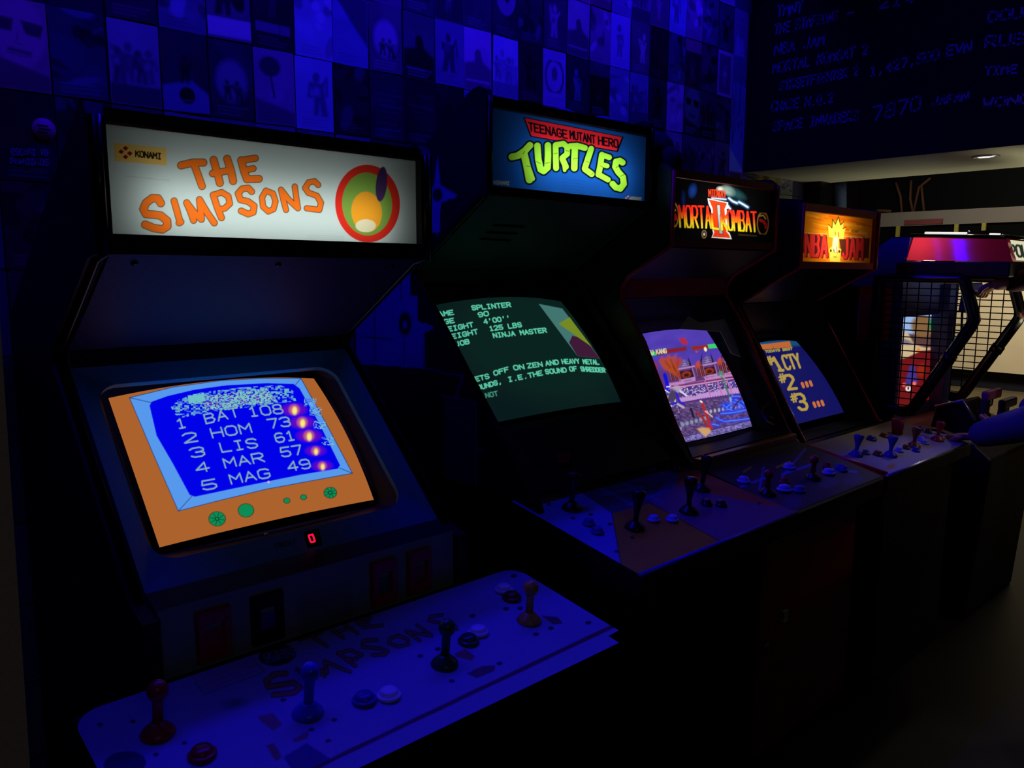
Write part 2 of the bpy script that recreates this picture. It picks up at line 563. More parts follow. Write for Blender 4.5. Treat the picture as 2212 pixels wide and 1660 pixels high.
# old paper, pasted edge to edge, covers the wall beyond and behind the posters in view
wm = MT['papered'] = mat('papered_wall', (40, 40, 60), 0.8)
_nt = wm.node_tree
_tc = _nt.nodes.new('ShaderNodeTexCoord'); _mp = _nt.nodes.new('ShaderNodeMapping'); _br = _nt.nodes.new('ShaderNodeTexBrick')
_mp.inputs['Location'].default_value = (-0.538, -(EYE + 0.434), 0)
_mp.inputs['Rotation'].default_value = (math.radians(-90), 0, 0)
_br.offset = 0.0; _br.squash = 1.0
for _n, _v in (('Scale', 1.0), ('Mortar Size', 0.003), ('Brick Width', 0.1325), ('Row Height', 0.2165), ('Bias', -0.1)): _br.inputs[_n].default_value = _v
_br.inputs['Color1'].default_value = (0.01, 0.01, 0.03, 1); _br.inputs['Color2'].default_value = (0.10, 0.09, 0.22, 1); _br.inputs['Mortar'].default_value = (0.006, 0.006, 0.012, 1)
_nt.links.new(_tc.outputs['Object'], _mp.inputs['Vector']); _nt.links.new(_mp.outputs['Vector'], _br.inputs['Vector'])
_nt.links.new(_br.outputs['Color'], _nt.nodes['Principled BSDF'].inputs['Base Color'])
struct('wall_back', MB().box(-2.5, 4.38, 2.30, 2.42, -1.55, 1.75), MT['papered'], 'dark wall pasted over with rows of film posters')
struct('wall_left', MB().box(-2.5, -2.4, -4, 2.3, -1.55, 1.75), MT['wall'], 'dark wall at the left end')
struct('wall_front', MB().box(-2.5, 14, -4.1, -4, -1.55, 1.75), MT['wall'], 'dark wall behind the viewer')
struct('wall_bulkhead', MB().box(3.74, 4.50, -4, 2.298, 0.522, 1.75), MT['board'], 'black painted bulkhead hanging over the passage')
struct('trim_1', MB().box(3.740, 4.50, -4, 2.298, 0.519, 0.522), MT['soffit'], 'off-white soffit under the black bulkhead')
struct('trim_2', MB().box(4.385, 4.86, 2.20, 2.60, -1.55, 1.75), MT['dark_side'], 'dark pillar at the end of the poster wall')
# grey post at the far left, leaning a little
_a, _b = on_y((0, 690), 0.75), on_y((65, 1660), 0.75)
_k = (_a - _b) / (_a[2] - _b[2])
pl = [_a + _k * (1.74 - _a[2]), _a + _k * (-1.549 - _a[2])]
struct('trim_3', MB().add([pl[0], pl[1], pl[1] + np.array([-.08, 0, 0]), pl[0] + np.array([-.08, 0, 0]),
                           pl[0] + np.array([0, .06, 0]), pl[1] + np.array([0, .06, 0]), pl[1] + np.array([-.08, .06, 0]), pl[0] + np.array([-.08, .06, 0])],
                          [(0, 1, 2, 3), (7, 6, 5, 4), (0, 4, 5, 1), (3, 2, 6, 7), (0, 3, 7, 4), (1, 5, 6, 2)]), MT['grey_post'], 'grey post edge at the far left of the room')
# far side: low wall, beam, windows
struct('wall_right', MB().box(12.0, 12.2, -4, 9, -1.55, -1.33).box(12.0, 12.2, -4, 9, 1.6, 1.75), MT['wall'], 'dark wall along the far side')
struct('trim_4', MB().box(11.95, 12.1, -4, 9, 0.682, 0.88), MT['beige'], 'beige beam across the far windows')
w1 = struct('window_1', MB().box(12.02, 12.08, -4, 9, 0.88, 1.6), MT['glass_dark'], 'dark glass above the beige beam')
w2 = struct('window_2', MB().box(12.02, 12.08, -4, 9, -1.33, 0.682), MT['glass_dark'], 'dark glass below the beige beam')
o = MB()
for yy in (1.2, 2.4, 5.35, 7.0): o.box(11.96, 12.02, yy, yy + 0.06, -1.33, 0.682)
struct('window_frame', o, MT['wall'], None, w2)
for nm, mb, mt, lb in (('white_panel', MB().box(11.86, 11.95, 2.2, 4.45, -1.30, -0.03), 'pale', 'pale board standing in front of the far window'),):
    tag(mb.build(nm, MT[mt]), lb, 'board')
sg = tag(MB().box(11.93, 11.95, 4.19, 4.70, 0.695, 0.765).build('wall_sign', MT['sign_red']), 'small dull red sign on the beige beam', 'sign')
for i, (px, dz) in enumerate(((1940, 0.0), (2066, 0.03), (2125, 0.05))):
    q = on_x((px, 500), 11.9)
    tag(MB().box(11.88, 11.91, q[1] - .025, q[1] + .025, 0.53 + dz, 0.68).build('hanging_tag', MT['yellow']),
        ('left' if i == 0 else 'middle' if i == 1 else 'right') + 'most of three yellow tags hanging below the beige beam' if i != 1 else 'middle one of three yellow tags hanging below the beige beam',
        'tag', 'yellow tags below the beam')
tag(MB().tube([on_y((1815, y), 2.17) for y in (388, 420, 470, 560)], 0.035).build('wall_pipe', MT['pipe']), 'blue grey upright pipe on the dark pillar', 'pipe')
b = MB()
for pts in (((1935, 395), (1945, 425), (1948, 461)), ((1968, 390), (1966, 430), (1972, 460)), ((2010, 385), (1985, 405), (1973, 459)), ((1990, 400), (1996, 459))):
    b.tube([on_x(p, 11.97) for p in pts], 0.018, 6)
tag(b.build('bare_branches', MT['branch']), 'bare brown branches in front of the dark upper glass', 'branches')
b = MB().tube([on_x(p, 11.97) for p in ((1830, 464), (1870, 457), (1900, 455), (1925, 457))], 0.022, 8)
tag(b.build('curtain_rail', MT['branch']), 'thin curved rail above the beige beam', 'rail')

# downlights in the soffit: the one in view and its neighbour nearer the viewer's side
for dy, pw, lb in ((1.236, 7.0, 'small round downlight glowing in the off-white soffit'), (0.20, 10.0, 'second downlight further out along the off-white soffit')):
    dl = thing('ceiling_downlight', lb, 'downlight', (3.97, dy, 0.519), 'downlights in the soffit')
    MB().lathe([(0.055, 0.0), (0.055, -0.006), (0.042, -0.008), (0.042, 0.0)], (3.97, dy, 0.519)).build('trim_ring', MT['silver'], dl)
    MB().lathe([(0.041, -0.002), (0.03, -0.004), (0.001, -0.005)], (3.97, dy, 0.519)).build('lamp_lens', MT['down'], dl)
    sp = bpy.data.lights.new('downlight_beam', 'SPOT')
    sp.energy = pw; sp.color = (1.0, 0.9, 0.74); sp.spot_size = math.radians(118); sp.spot_blend = 0.8; sp.shadow_soft_size = 0.03
    so_ = bpy.data.objects.new('downlight_beam', sp); so_.location = (3.97, dy, 0.50 + EYE); COL.objects.link(so_)

# ------------------------------------------------------------------ blackboard writing
bb = thing('blackboard', 'black painted scoreboard with chalk list of games and scores', 'blackboard', (3.738, 0.9, 0.55))
MB().box(3.730, 3.739, -1.2, 2.29, 0.5195, 1.72).build('board', MT['board'], bb)
z3 = scaled(1472, 0, 2.965)
CH = [("TMNT", (605, 108), (775, 75), 66), ("THE SIMPSONS", (590, 222), (1000, 128), 62), ("NBA JAM", (590, 350), (915, 285), 64),
      ("MORTAL KOMBAT 2", (580, 470), (1190, 345), 60), ("STREETFIGHTER 2", (622, 582), (1130, 480), 56), ("CHASE H.Q.2", (570, 715), (970, 655), 60),
      ("SPACE INVADERS", (580, 842), (1130, 768), 60), ("-", (1045, 120), (1115, 106), 60), ("214", (1250, 60), (1500, 12), 70),
      ("1,427,500", (1200, 490), (1650, 375), 60), ("EVN", (1690, 360), (1860, 328), 64), ("7870", (1210, 778), (1535, 700), 88), ("JAPAN", (1600, 676), (1838, 638), 48),
      ("DOUG", (1955, 140), (2260, 100), 62), ("RUSH", (1935, 305), (2290, 270), 70), ("TIME", (1935, 482), (2150, 465), 50), ("WONDER", (1920, 690), (2400, 640), 55)]
rnd = random.Random(4)
for s_, o_, e_, h_ in CH:
    o_, e_ = z3(o_)[0], z3(e_)[0]
    hh = h_ / 2.965
    cb = MB()
    for st in text_lines(s_, o_, e_, (hh * 0.12, -hh)):
        P = [on_x((x + rnd.uniform(-.6, .6), y + rnd.uniform(-.6, .6)), 3.729) for x, y in st]
        for a_, b_ in zip(P[:-1], P[1:]):
            t = (b_ - a_); L = np.linalg.norm(t) + 1e-9; t /= L
            nn = np.cross(t, [1, 0, 0]) * 0.0042
            a2, b2 = a_ - t * .003, b_ + t * .003
            cb.add([a2 - nn, b2 - nn, b2 + nn, a2 + nn], [(0, 1, 2, 3)])
    cb.build('chalk_line', MT['chalk'], bb)

# ------------------------------------------------------------------ posters
PW, PH = 0.1325, 0.2165
PX0, PZ0 = 0.538, 0.434


def poster_paint(style, lv, hue, seed):
    rg = random.Random(seed)

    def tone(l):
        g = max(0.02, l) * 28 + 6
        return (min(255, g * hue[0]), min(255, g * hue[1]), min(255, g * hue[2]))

    def figure(a, x, y, h, c):
        ln = rg.uniform(-.10, .10) * h
        w = rg.uniform(.13, .24) * h
        a.ell((x + ln, y + h * .87), h * rg.uniform(.085, .12), h * .12, c, rg.uniform(-.3, .3), .9, 5)
        a.poly([(x - w + ln, y + h * rg.uniform(.66, .76)), (x + w + ln, y + h * rg.uniform(.66, .76)), (x + w * .8, y + h * .40), (x + w * rg.uniform(.6, 1.3), y), (x + w * .2, y), (x, y + h * .30), (x - w * .3, y), (x - w * rg.uniform(.7, 1.2), y), (x - w * .8, y + h * .42)], c, .9, 6)
        for q in (-1, 1):
            if rg.random() < .7: a.stroke([(x + q * w * .9 + ln, y + h * .70), (x + q * w * rg.uniform(1.0, 1.7), y + h * rg.uniform(.42, .9)), (x + q * w * rg.uniform(.3, 1.6), y + h * rg.uniform(.35, .8))], h * .07, c, .85, 5)
        a.ell((x + rg.uniform(-.1, .1) * h, y + h * rg.uniform(.45, .7)), w * .5, h * .10, tone(lv + rg.uniform(-2, 1.5)), rg.uniform(0, 3), .6, 8)

    def p(a):
        dark, light = tone(lv - 3.5 if lv > 4 else 0.2), tone(min(9, lv + 4))
        W, H = 100, 163
        for k in range(6):      # loose mottled picture ground
            a.ell((rg.uniform(0, W), rg.uniform(40, H)), rg.uniform(14, 40), rg.uniform(14, 50), tone(lv + rg.uniform(-1.1, 1.1)), rg.uniform(0, 3), .55, 14)
        if style == 'face':
            a.ell((52, 105), 44, 62, tone(lv + 1), 0, 1, 8)
            a.poly([(8, 128), (44, 126), (40, 104), (14, 104)], dark); a.poly([(56, 126), (94, 122), (88, 98), (62, 102)], dark)
            a.stroke([(34, 72), (50, 70), (68, 68)], 6, dark, .9, 4); a.stroke([(30, 66), (50, 62), (70, 63)], 4, tone(lv - 1.5), .8, 4); a.stroke([(50, 100), (46, 84), (56, 82)], 3, tone(lv - 1.5), .8, 3); a.poly([(0, 0), (100, 0), (100, 30), (40, 48), (0, 60)], dark, .8, 6)
        elif style == 'fig':
            figure(a, 50 + rg.uniform(-14, 14), 34, 100, dark)
        elif style == 'figl':
            figure(a, 50 + rg.uniform(-10, 14), 34, 95, light)
        elif style == 'grp':
            for k in range(4): figure(a, 18 + 21 * k + rg.uniform(-4, 4), 42 + rg.uniform(-6, 6), 78 + rg.uniform(-12, 12), dark if k % 2 == 0 else tone(lv - 2))
            a.poly([(0, 0), (W, 0), (W, 40), (0, 40)], tone(lv - 3), 1, 5)
        elif style == 'ring':
            a.ell((50, 88), 34, 44, dark, 0, 1, 2, 9); a.ell((50, 96), 13, 20, dark, 0, 1, 3)
        elif style == 'ball':
            a.poly([(0, 0), (W, 0), (W, 40), (62, 66), (0, 50)], light, 1, 6); a.ell((52, 34), 17, 18, dark); figure(a, 50, 58, 60, dark)
        elif style == 'arch':
            a.ell((50, 80), 36, 44, light, 0, .8, 12); figure(a, 40, 40, 42, dark); figure(a, 66, 36, 46, dark)
        elif style == 'band':
            a.poly([(8, 36), (92, 36), (92, 56), (8, 56)], light); a.stroke([(66, 36), (66, 56)], 2, dark)
            figure(a, 50, 70, 70, tone(lv + 1.5))
        elif style == 'bottom':
            a.poly([(0, 6), (W, 6), (W, 44), (0, 44)], light); figure(a, 40, 50, 90, dark); a.ell((70, 90), 16, 30, dark, .3)
        elif style == 'top':
            a.poly([(0, 0), (W, 0), (W, 122), (0, 122)], tone(lv - 4), 1, 3); figure(a, 46, 24, 70, tone(lv - 2))
        elif style == 'low':
            a.poly([(0, 0), (W, 0), (W, 62), (70, 78), (52, 110), (36, 78), (0, 70)], dark, 1, 8)
            a.ell((50, 96), 12, 15, dark); a.stroke([(10, 26), (90, 26)], 7, tone(lv - .5))
        elif style == 'diag':
            a.poly([(0, 163), (100, 163), (100, 50), (62, 90), (20, 140)], dark, 1, 8)
        elif style == 'flower':
            a.ell((40, 126), 26, 22, dark, 0, 1, 6); a.stroke([(40, 110), (48, 60)], 5, dark); a.poly([(0, 0), (W, 0), (W, 30), (0, 55)], dark, .7, 8)
        elif style == 'oval':
            a.ell((50, 112), 38, 54, light, 0, 1, 3); a.ell((52, 122), 12, 30, dark, .1, 1, 4)
        elif style == 'stripes':
            for k in range(9): a.stroke([(36 + rg.uniform(-20, 10), 14 + k * 14), (86 + rg.uniform(-10, 10), 12 + k * 14)], 5, tone(lv + rg.uniform(.5, 2.5)), .8, 4)
        elif style == 'frame':
            a.poly([(10, 12), (90, 12), (90, 150), (10, 150)], dark, 1, 2); figure(a, 46, 36, 80, tone(lv - 2))
        elif style == 'mix':
            for k in range(9): a.ell((rg.uniform(0, W), rg.uniform(30, H)), rg.uniform(5, 17), rg.uniform(8, 30), tone(rg.choice([lv - 3, lv + 2.5, lv - 2])), rg.uniform(0, 3), .8, 5)
        # small print at the foot
        for k in range(3): a.stroke([(14, 10 + 7 * k), (86 - rg.uniform(0, 30), 10 + 7 * k)], 2.2, light if lv < 4.5 else dark, .5)
    return p, tone(lv)


# one string per row: level digit, then style letter; the first entry is the column given with it
STY = dict(F='face', f='fig', l='figl', g='grp', r='ring', b='ball', a='arch', n='band', o='bottom', t='top', w='low', d='diag', y='flower', v='oval', s='stripes', m='frame', x='mix', p='plain')
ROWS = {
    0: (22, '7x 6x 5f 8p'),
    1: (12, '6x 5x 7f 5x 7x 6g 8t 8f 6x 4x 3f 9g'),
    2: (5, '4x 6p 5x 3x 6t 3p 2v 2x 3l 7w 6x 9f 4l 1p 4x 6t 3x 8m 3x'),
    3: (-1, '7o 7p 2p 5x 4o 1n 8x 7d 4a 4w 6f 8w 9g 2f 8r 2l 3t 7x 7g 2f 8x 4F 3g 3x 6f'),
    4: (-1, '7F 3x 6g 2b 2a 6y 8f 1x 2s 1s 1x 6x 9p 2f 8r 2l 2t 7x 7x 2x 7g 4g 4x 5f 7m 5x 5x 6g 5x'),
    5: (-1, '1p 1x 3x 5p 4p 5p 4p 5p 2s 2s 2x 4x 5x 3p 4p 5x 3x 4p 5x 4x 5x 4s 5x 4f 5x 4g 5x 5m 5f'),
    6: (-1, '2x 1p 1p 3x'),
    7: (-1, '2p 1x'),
}
ART_WORD = dict(F='face in dark glasses', f='dark standing figure', l='pale standing figure', g='a group of figures', r='a dark ring', b='a dark ball', a='a pale arch',
                n='pale band near its foot', o='bright strip at foot', t='bright strip at top', w='a dark lower half', d='a dark slanting top', y='a dark bloom shape',
                v='a bright oval', s='pale slanting stripes', m='a bright border', x='mottled shapes', p='a plain ground')
ORD = 'first second third fourth fifth sixth seventh eighth ninth tenth eleventh twelfth thirteenth fourteenth fifteenth sixteenth seventeenth eighteenth nineteenth twentieth twenty-first twenty-second twenty-third twenty-fourth twenty-fifth twenty-sixth twenty-seventh twenty-eighth twenty-ninth thirtieth'.split()
ROWN = {0: 'in the top corner row', 1: 'in the topmost long row', 2: 'in the second long row', 3: 'in the third long row', 4: 'in the fourth long row', 5: 'in the fifth long row', 6: 'in the sixth row', 7: 'in the seventh row'}
WARM = [(1.0, .55, .35), (.9, 1.0, .75), (1.0, .95, .6), (.9, .9, 1.0), (1.0, .4, .3), (1.1, 1.0, .3)]
prnd = random.Random(11)
for r_, (k0, spec) in ROWS.items():
    n_seen = 0
    for j, tk in enumerate(spec.split()):
        k = k0 + j
        lv, st = int(tk[0]), tk[1]
        x0 = PX0 + PW * k
        z0 = PZ0 + PH * (4 - r_)
        if x0 + PW > 4.38: continue
        if x0 + PW > 3.735 and z0 > 0.50: continue
        if x0 + PW > 3.70 and z0 + PH > 0.50: h_lim = 0.515 - z0
        else: h_lim = PH - 0.003
        cx_, cy_ = proj((x0 + PW / 2, 2.297, z0 + PH / 2))
        if cx_ < -60 or cy_ < -75: continue
        # hidden wholly behind the machines
        if r_ >= 5 and 9 < k < 19: continue
        if r_ >= 6 and k > 1: continue
        tilt = prnd.uniform(-.004, .004)
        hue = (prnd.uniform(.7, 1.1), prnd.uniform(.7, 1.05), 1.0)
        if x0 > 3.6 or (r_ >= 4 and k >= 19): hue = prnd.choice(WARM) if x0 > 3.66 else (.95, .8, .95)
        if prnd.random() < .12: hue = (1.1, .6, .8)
        yy = 2.2975 - prnd.uniform(0, .002)
        g_ = 0.0022
        wj = prnd.uniform(-.002, .002)
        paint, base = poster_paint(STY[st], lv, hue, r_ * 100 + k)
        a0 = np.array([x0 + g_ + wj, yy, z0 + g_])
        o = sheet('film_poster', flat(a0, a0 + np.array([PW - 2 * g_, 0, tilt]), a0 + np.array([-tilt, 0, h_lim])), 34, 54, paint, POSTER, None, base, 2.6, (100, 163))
        rown = 'top corner row' if r_ == 0 else ORD[r_ - 1] + ' row'
        ton = 'dark' if lv < 3 else 'dim blue' if lv < 6 else 'bright blue'
        if x0 > 3.735: ton = 'coloured'
        tag(o, '%s film poster with %s, %s from left, %s' % (ton, ART_WORD[st], ORD[n_seen], rown) if x0 < 3.735 else
            'coloured film poster with %s, %s along below the black bulkhead, %s' % (ART_WORD[st], ORD[int((x0 - 3.7) / PW)], rown), 'poster', 'film posters in rows on the wall')
        n_seen += 1
        if r_ == 5 and k == -1:
            t = MB()
            for s_, a_, e_ in (("ESCAPE TO", (24, 334), (104, 336)), ("PANDEMOS", (22, 354), (106, 357))):
                for ln in text_lines(s_, a_, e_, (0, -12)):
                    P = [on_y(q, 2.2945) for q in ln]
                    for p_, q_ in zip(P[:-1], P[1:]):
                        d_ = q_ - p_; d_ = d_ / (np.linalg.norm(d_) + 1e-9); nn = np.cross(d_, [0, 1, 0]) * .0022
                        t.add([p_ - nn, q_ - nn, q_ + nn, p_ + nn], [(0, 1, 2, 3)])
            t.build('title_lettering', MT['chalk'], o)
c_ = on_y((95, 279), 2.2935)
st_ = thing('round_sticker', 'round pink sticker with dark lettering stuck on a poster at far left', 'sticker', c_)
MB().lathe([(.0265, 0), (.0265, .0008), (.001, .0009)], c_, (0, -1, 0)).build('sticker_disc', MT['pinksticker'], st_)
t = MB()
for a_, e_ in (((80, 272), (104, 275)), ((84, 279), (110, 283)), ((82, 286), (104, 289))):
    p_, q_ = on_y(a_, 2.2922), on_y(e_, 2.2922)
    t.add([p_, q_, q_ + np.array([0, 0, .004]), p_ + np.array([0, 0, .004])], [(0, 1, 2, 3)])
t.build('sticker_print', MT['black'], st_)


# ------------------------------------------------------------------ arcade parts
def joystick(parent, top_px, base_pt, m, tilt=None, ball_r=0.017, bat=False, m_base=None, h=None):
    base_pt = np.asarray(base_pt, float)
    d = ray(*top_px)
    # the top lies above the base: same y as the base, where the sight line passes
    T = d * (base_pt[1] / d[1])
    T[0] = base_pt[0] + np.clip(T[0] - base_pt[0], -.03, .03)
    if h: T[2] = base_pt[2] + h
    ax = T - base_pt
    L = np.linalg.norm(ax)
    b = MB().lathe([(.027, 0), (.027, .003), (.022, .010), (.012, .018), (.010, .02)], base_pt).build('joystick', m_base or m, parent)
    if bat:
        MB().lathe([(.007, .012), (.007, L * .4), (.011, L * .6), (.017, L * .82), (.0185, L * .93), (.015, L * .99), (.004, L)], base_pt, ax, 20).build('joystick_grip', m, b)
    else:
        MB().lathe([(.0085, .012), (.0085, L - ball_r * 1.5), (.010, L - ball_r * .9)], base_pt, ax, 14).build('joystick_shaft', m, b)
        MB().ball(base_pt + ax / L * (L - ball_r), (ball_r, ball_r, ball_r * 1.08)).build('joystick_ball', m, b)
    return b


def button(parent, c, m, r=0.015, dome=0.0, ax=(0, 0, 1)):
    pr = [(r * 1.25, 0), (r * 1.25, .004), (r * 1.12, .006), (r, .005), (r * .97, .010), (r * .8, .0125 + dome * .6), (r * .3, .013 + dome), (.001, .0125 + dome)]
    return MB().lathe(pr, c, ax, 20).build('push_button', m, parent)


def light_box(parent, x0, x1, y, z0, z1, depth=0.16):
    """five closed sides behind the lit sign"""
    b = MB()
    b.box(x0 - .004, x1 + .004, y + .004, y + depth, z1, z1 + .004).box(x0 - .004, x1 + .004, y + .004, y + depth, z0 - .004, z0)
    b.box(x0 - .004, x0, y + .004, y + depth, z0, z1).box(x1, x1 + .004, y + .004, y + depth, z0, z1).box(x0 - .004, x1 + .004, y + depth, y + depth + .004, z0 - .004, z1 + .004)
    return b.build('light_box', MT['white_box'], parent)


def sign_lamp(loc, size, power, col):
    return area('sign_tube_lamp', loc, size, power, col, (-90, 0, 0))


def sides(parent, poly, xl, xr, t, m, trim=None, trim_n=6, r=.009):
    for a_, b_ in ((xl, xl + t), (xr - t, xr)):
        s_ = MB().prism(poly, a_, b_).build('side_panel', m, parent)
        if trim:
            MB().tube([((a_ + b_) / 2, y, z) for y, z in poly[:trim_n]], r, 8).build('edge_moulding', trim, s_)


def frame4(x0, x1, z0, z1, y0, y1, w):
    return MB().box(x0 - w, x1 + w, y0, y1, z1, z1 + w).box(x0 - w, x1 + w, y0, y1, z0 - w, z0).box(x0 - w, x0, y0, y1, z0, z1).box(x1, x1 + w, y0, y1, z0, z1)


def bezel(parent, x0, x1, top, bot, sx0, sx1, stop, sbot, m, name='monitor_bezel'):
    """frame from an outer rectangle (profile points top, bot) sloping in to the tube's rectangle"""
    q = [(x0, *bot), (x1, *bot), (x1, *top), (x0, *top), (sx0, *sbot), (sx1, *sbot), (sx1, *stop), (sx0, *stop)]
    b = MB().add(q, [(0, 1, 5, 4), (1, 2, 6, 5), (2, 3, 7, 6), (3, 0, 4, 7)])
    return b.build(name, m, parent)


def shell(x0, x1, yf, yb, zf, zb):
    """front, bottom and back board of a cabinet in one"""
    return MB().prism([(yf, zf), (yf + .02, zf), (yf + .02, -1.53), (yb - .02, -1.53), (yb - .02, zb), (yb, zb), (yb, -1.549), (yf, -1.549)], x0, x1)


def mid(a, b, t):
    return (a[0] + (b[0] - a[0]) * t, a[1] + (b[1] - a[1]) * t)


# ------------------------------------------------------------------ cabinet with the white sign
A = thing('arcade_cabinet', 'nearest black arcade cabinet with bright white sign lettered in orange', 'arcade machine', (0.757, 1.7, -1.55), 'arcade cabinets along the poster wall')
polyA = [(1.497, .262), (1.497, .028), (1.545, .022), (1.862, -.165), (1.872, -.195), (1.437, -.590), (1.372, -.605), (1.372, -.715), (1.30, -.80), (1.26, -.86), (1.26, -1.549), (2.27, -1.549), (2.27, -.115), (1.535, .288), (1.51, .284)]
sides(A, polyA, .397, 1.117, .03, MT['black'], MT['black_gloss'], 6)
x0, x1 = .427, 1.087
shell(x0, x1, 1.24, 2.27, -.80, -.13).build('body', MT['black'], A)
MB().add([(x0, 1.50, .276), (x1, 1.50, .276), (x1, 1.535, .280), (x0, 1.535, .280), (x1, 2.27, -.122), (x0, 2.27, -.122)], [(0, 1, 2, 3), (3, 2, 4, 5)]).build('top_panel', MT['black'], A)
light_box(A, x0, x1, 1.518, .064, .250, .068)
fr = MB().box(x0, x1, 1.497, 1.518, .2515, .274).box(x0, x1, 1.497, 1.518, .028, .0625)
fr.build('sign_frame', MT['black'], A)
MB().box(x0, x1, 1.496, 1.4975, .2475, .2525).build('sign_retainer', MT['brass'], A)
Z1 = scaled(0, 0, 2.965)


def paint_A(a):
    T = Z1
    a.poly([(244, 308), (359, 320), (360, 358), (247, 348)], (246, 205, 112))
    konami_mark(a, (271, 330), 15, col=(150, 20, 34))
    a.text("KONAMI", (292, 338), (349, 344), (0, -12), 3.2, (40, 36, 30))
    a.stroke([(268, 380), (366, 390)], 1.2, (150, 160, 175), .5)
    L = [([(1160, 1060), (1235, 1042), (1302, 1042)], 42), ([(1242, 1050), (1268, 1120), (1294, 1193)], 40),
         ([(1368, 1025), (1390, 1100), (1408, 1172)], 42), ([(1455, 1018), (1480, 1095), (1493, 1160)], 42), ([(1362, 1112), (1470, 1092)], 38),
         ([(1545, 1028), (1562, 1095), (1582, 1148)], 42), ([(1545, 1028), (1635, 1014)], 36), ([(1560, 1092), (1622, 1080)], 34), ([(1582, 1148), (1658, 1146)], 40),
         ([(1030, 1302), (1012, 1272), (975, 1270), (935, 1300), (918, 1340), (935, 1372), (980, 1375), (1030, 1382), (1070, 1415), (1072, 1450), (1040, 1470), (985, 1462), (930, 1440)], 44),
         ([(1115, 1288), (1133, 1350), (1148, 1405)], 36), ([(1148, 1428), (1158, 1422)], 36),
         ([(1240, 1412), (1218, 1350), (1196, 1300), (1245, 1365), (1290, 1405), (1284, 1340), (1278, 1280), (1325, 1360), (1372, 1428)], 36),
         ([(1366, 1250), (1392, 1330), (1418, 1395)], 36), ([(1366, 1250), (1420, 1232), (1462, 1258), (1472, 1305), (1440, 1335), (1395, 1345)], 32),
         ([(1612, 1228), (1590, 1205), (1552, 1210), (1525, 1240), (1540, 1280), (1590, 1292), (1628, 1320), (1622, 1360), (1590, 1372), (1545, 1352)], 34),
         ([(1703, 1222), (1678, 1265), (1685, 1325), (1718, 1355), (1752, 1340), (1765, 1290), (1748, 1240), (1703, 1222)], 30),
         ([(1832, 1345), (1815, 1280), (1800, 1216), (1850, 1280), (1908, 1335), (1898, 1270), (1888, 1196)], 30),
         ([(2038, 1185), (2015, 1162), (1978, 1168), (1954, 1205), (1975, 1235), (2030, 1255), (2056, 1300), (2045, 1345), (1965, 1335)], 30)]
    for P, w in L: a.stroke(T(*P), w / 2.965 + 3.6, (96, 80, 40))
    for P, w in L: a.stroke(T(*P), w / 2.965, (255, 122, 36))
    a.ell((794, 440), 70, 84, (228, 50, 38), -.06)
    a.ell((793, 441), 54, 68, (126, 168, 72), -.06)
    a.ell((792, 458), 33, 44, (246, 168, 44), -.1)          # plain stand-in shapes inside the roundel
    a.ell((790, 488), 22, 14, (232, 226, 190), 0)
    a.ell((824, 398), 12, 38, (70, 46, 96), .1)
    for k in range(3): a.stroke([(664, 508 + 4 * k), (742, 511 + 4 * k)], 1.0, (150, 170, 175), .4)


sheet('sign_face', flat((x0, 1.518, .064), (x1, 1.518, .064), (x0, 1.518, .2505)), 640, 200, paint_A, GLOW, A, (205, 224, 226), 1.1)
sign_lamp((.75, 1.580, .115), (.50, .08), 0.25, (1.0, 1.0, .92))
sp_ = MB().add([(x0, 1.52, .030), (x1, 1.52, .030), (x1, 1.85, -.168), (x0, 1.85, -.168)], [(0, 1, 2, 3)]).build('speaker_panel', MT['navy'], A)
for bx in (.475, .757, 1.04):
    MB().lathe([(.007, 0), (.006, .003), (.001, .004)], (bx, 1.548, .0135), (0, -.51, -.86), 12).build('panel_bolt', MT['black_gloss'], sp_)


def rrect(x0_, x1_, top, bot, r, n=9):
    L = math.hypot(top[0] - bot[0], top[1] - bot[1])
    o_ = []
    for cx_, cv, a0_ in ((x1_ - r, L - r, 0), (x0_ + r, L - r, 90), (x0_ + r, r, 180), (x1_ - r, r, 270)):
        for k in range(n):
            w = math.radians(a0_ + 90 * k / (n - 1))
            v = (cv + r * math.sin(w)) / L
            o_.append((cx_ + r * math.cos(w), bot[0] + (top[0] - bot[0]) * v, bot[1] + (top[1] - bot[1]) * v))
    return o_


def ring_mesh(*rings):
    n = len(rings[0])
    return MB().add([p for r_ in rings for p in r_], [(a_ * n + k, a_ * n + (k + 1) % n, (a_ + 1) * n + (k + 1) % n, (a_ + 1) * n + k) for a_ in range(len(rings) - 1) for k in range(n)])


_t, _b = (1.850, -.206), (1.447, -.580)
q0 = rrect(x0, x1, _t, _b, .004)
dn1 = np.array([0, .020, .019]) * -1.0
q1 = [tuple(np.array(p) - dn1 * np.array([0, 1, -1])) for p in rrect(x0 + .042, x1 - .042, mid(_t, _b, .06), mid(_t, _b, .875), .050)]
dn = np.array([0, .030, -.028])
q2 = [tuple(np.array(p) + dn) for p in rrect(x0 + .042, x1 - .042, mid(_t, _b, .06), mid(_t, _b, .872), .046)]
q3 = rrect(.492, 1.022, (1.900, -.264), (1.588, -.564), .02)
ring_mesh(q0, q1, q2).build('monitor_bezel', MT['rubber'], A)
ring_mesh(q2, q3).build('bezel_mask', MT['navy'], A)
MB().add([(x0, 1.85, -.168), (x1, 1.85, -.168), (x1, 1.851, -.206), (x0, 1.851, -.206)], [(0, 1, 2, 3)]).build('bezel_head', MT['black'], A)
Z5 = scaled(200, 780, 3.456)


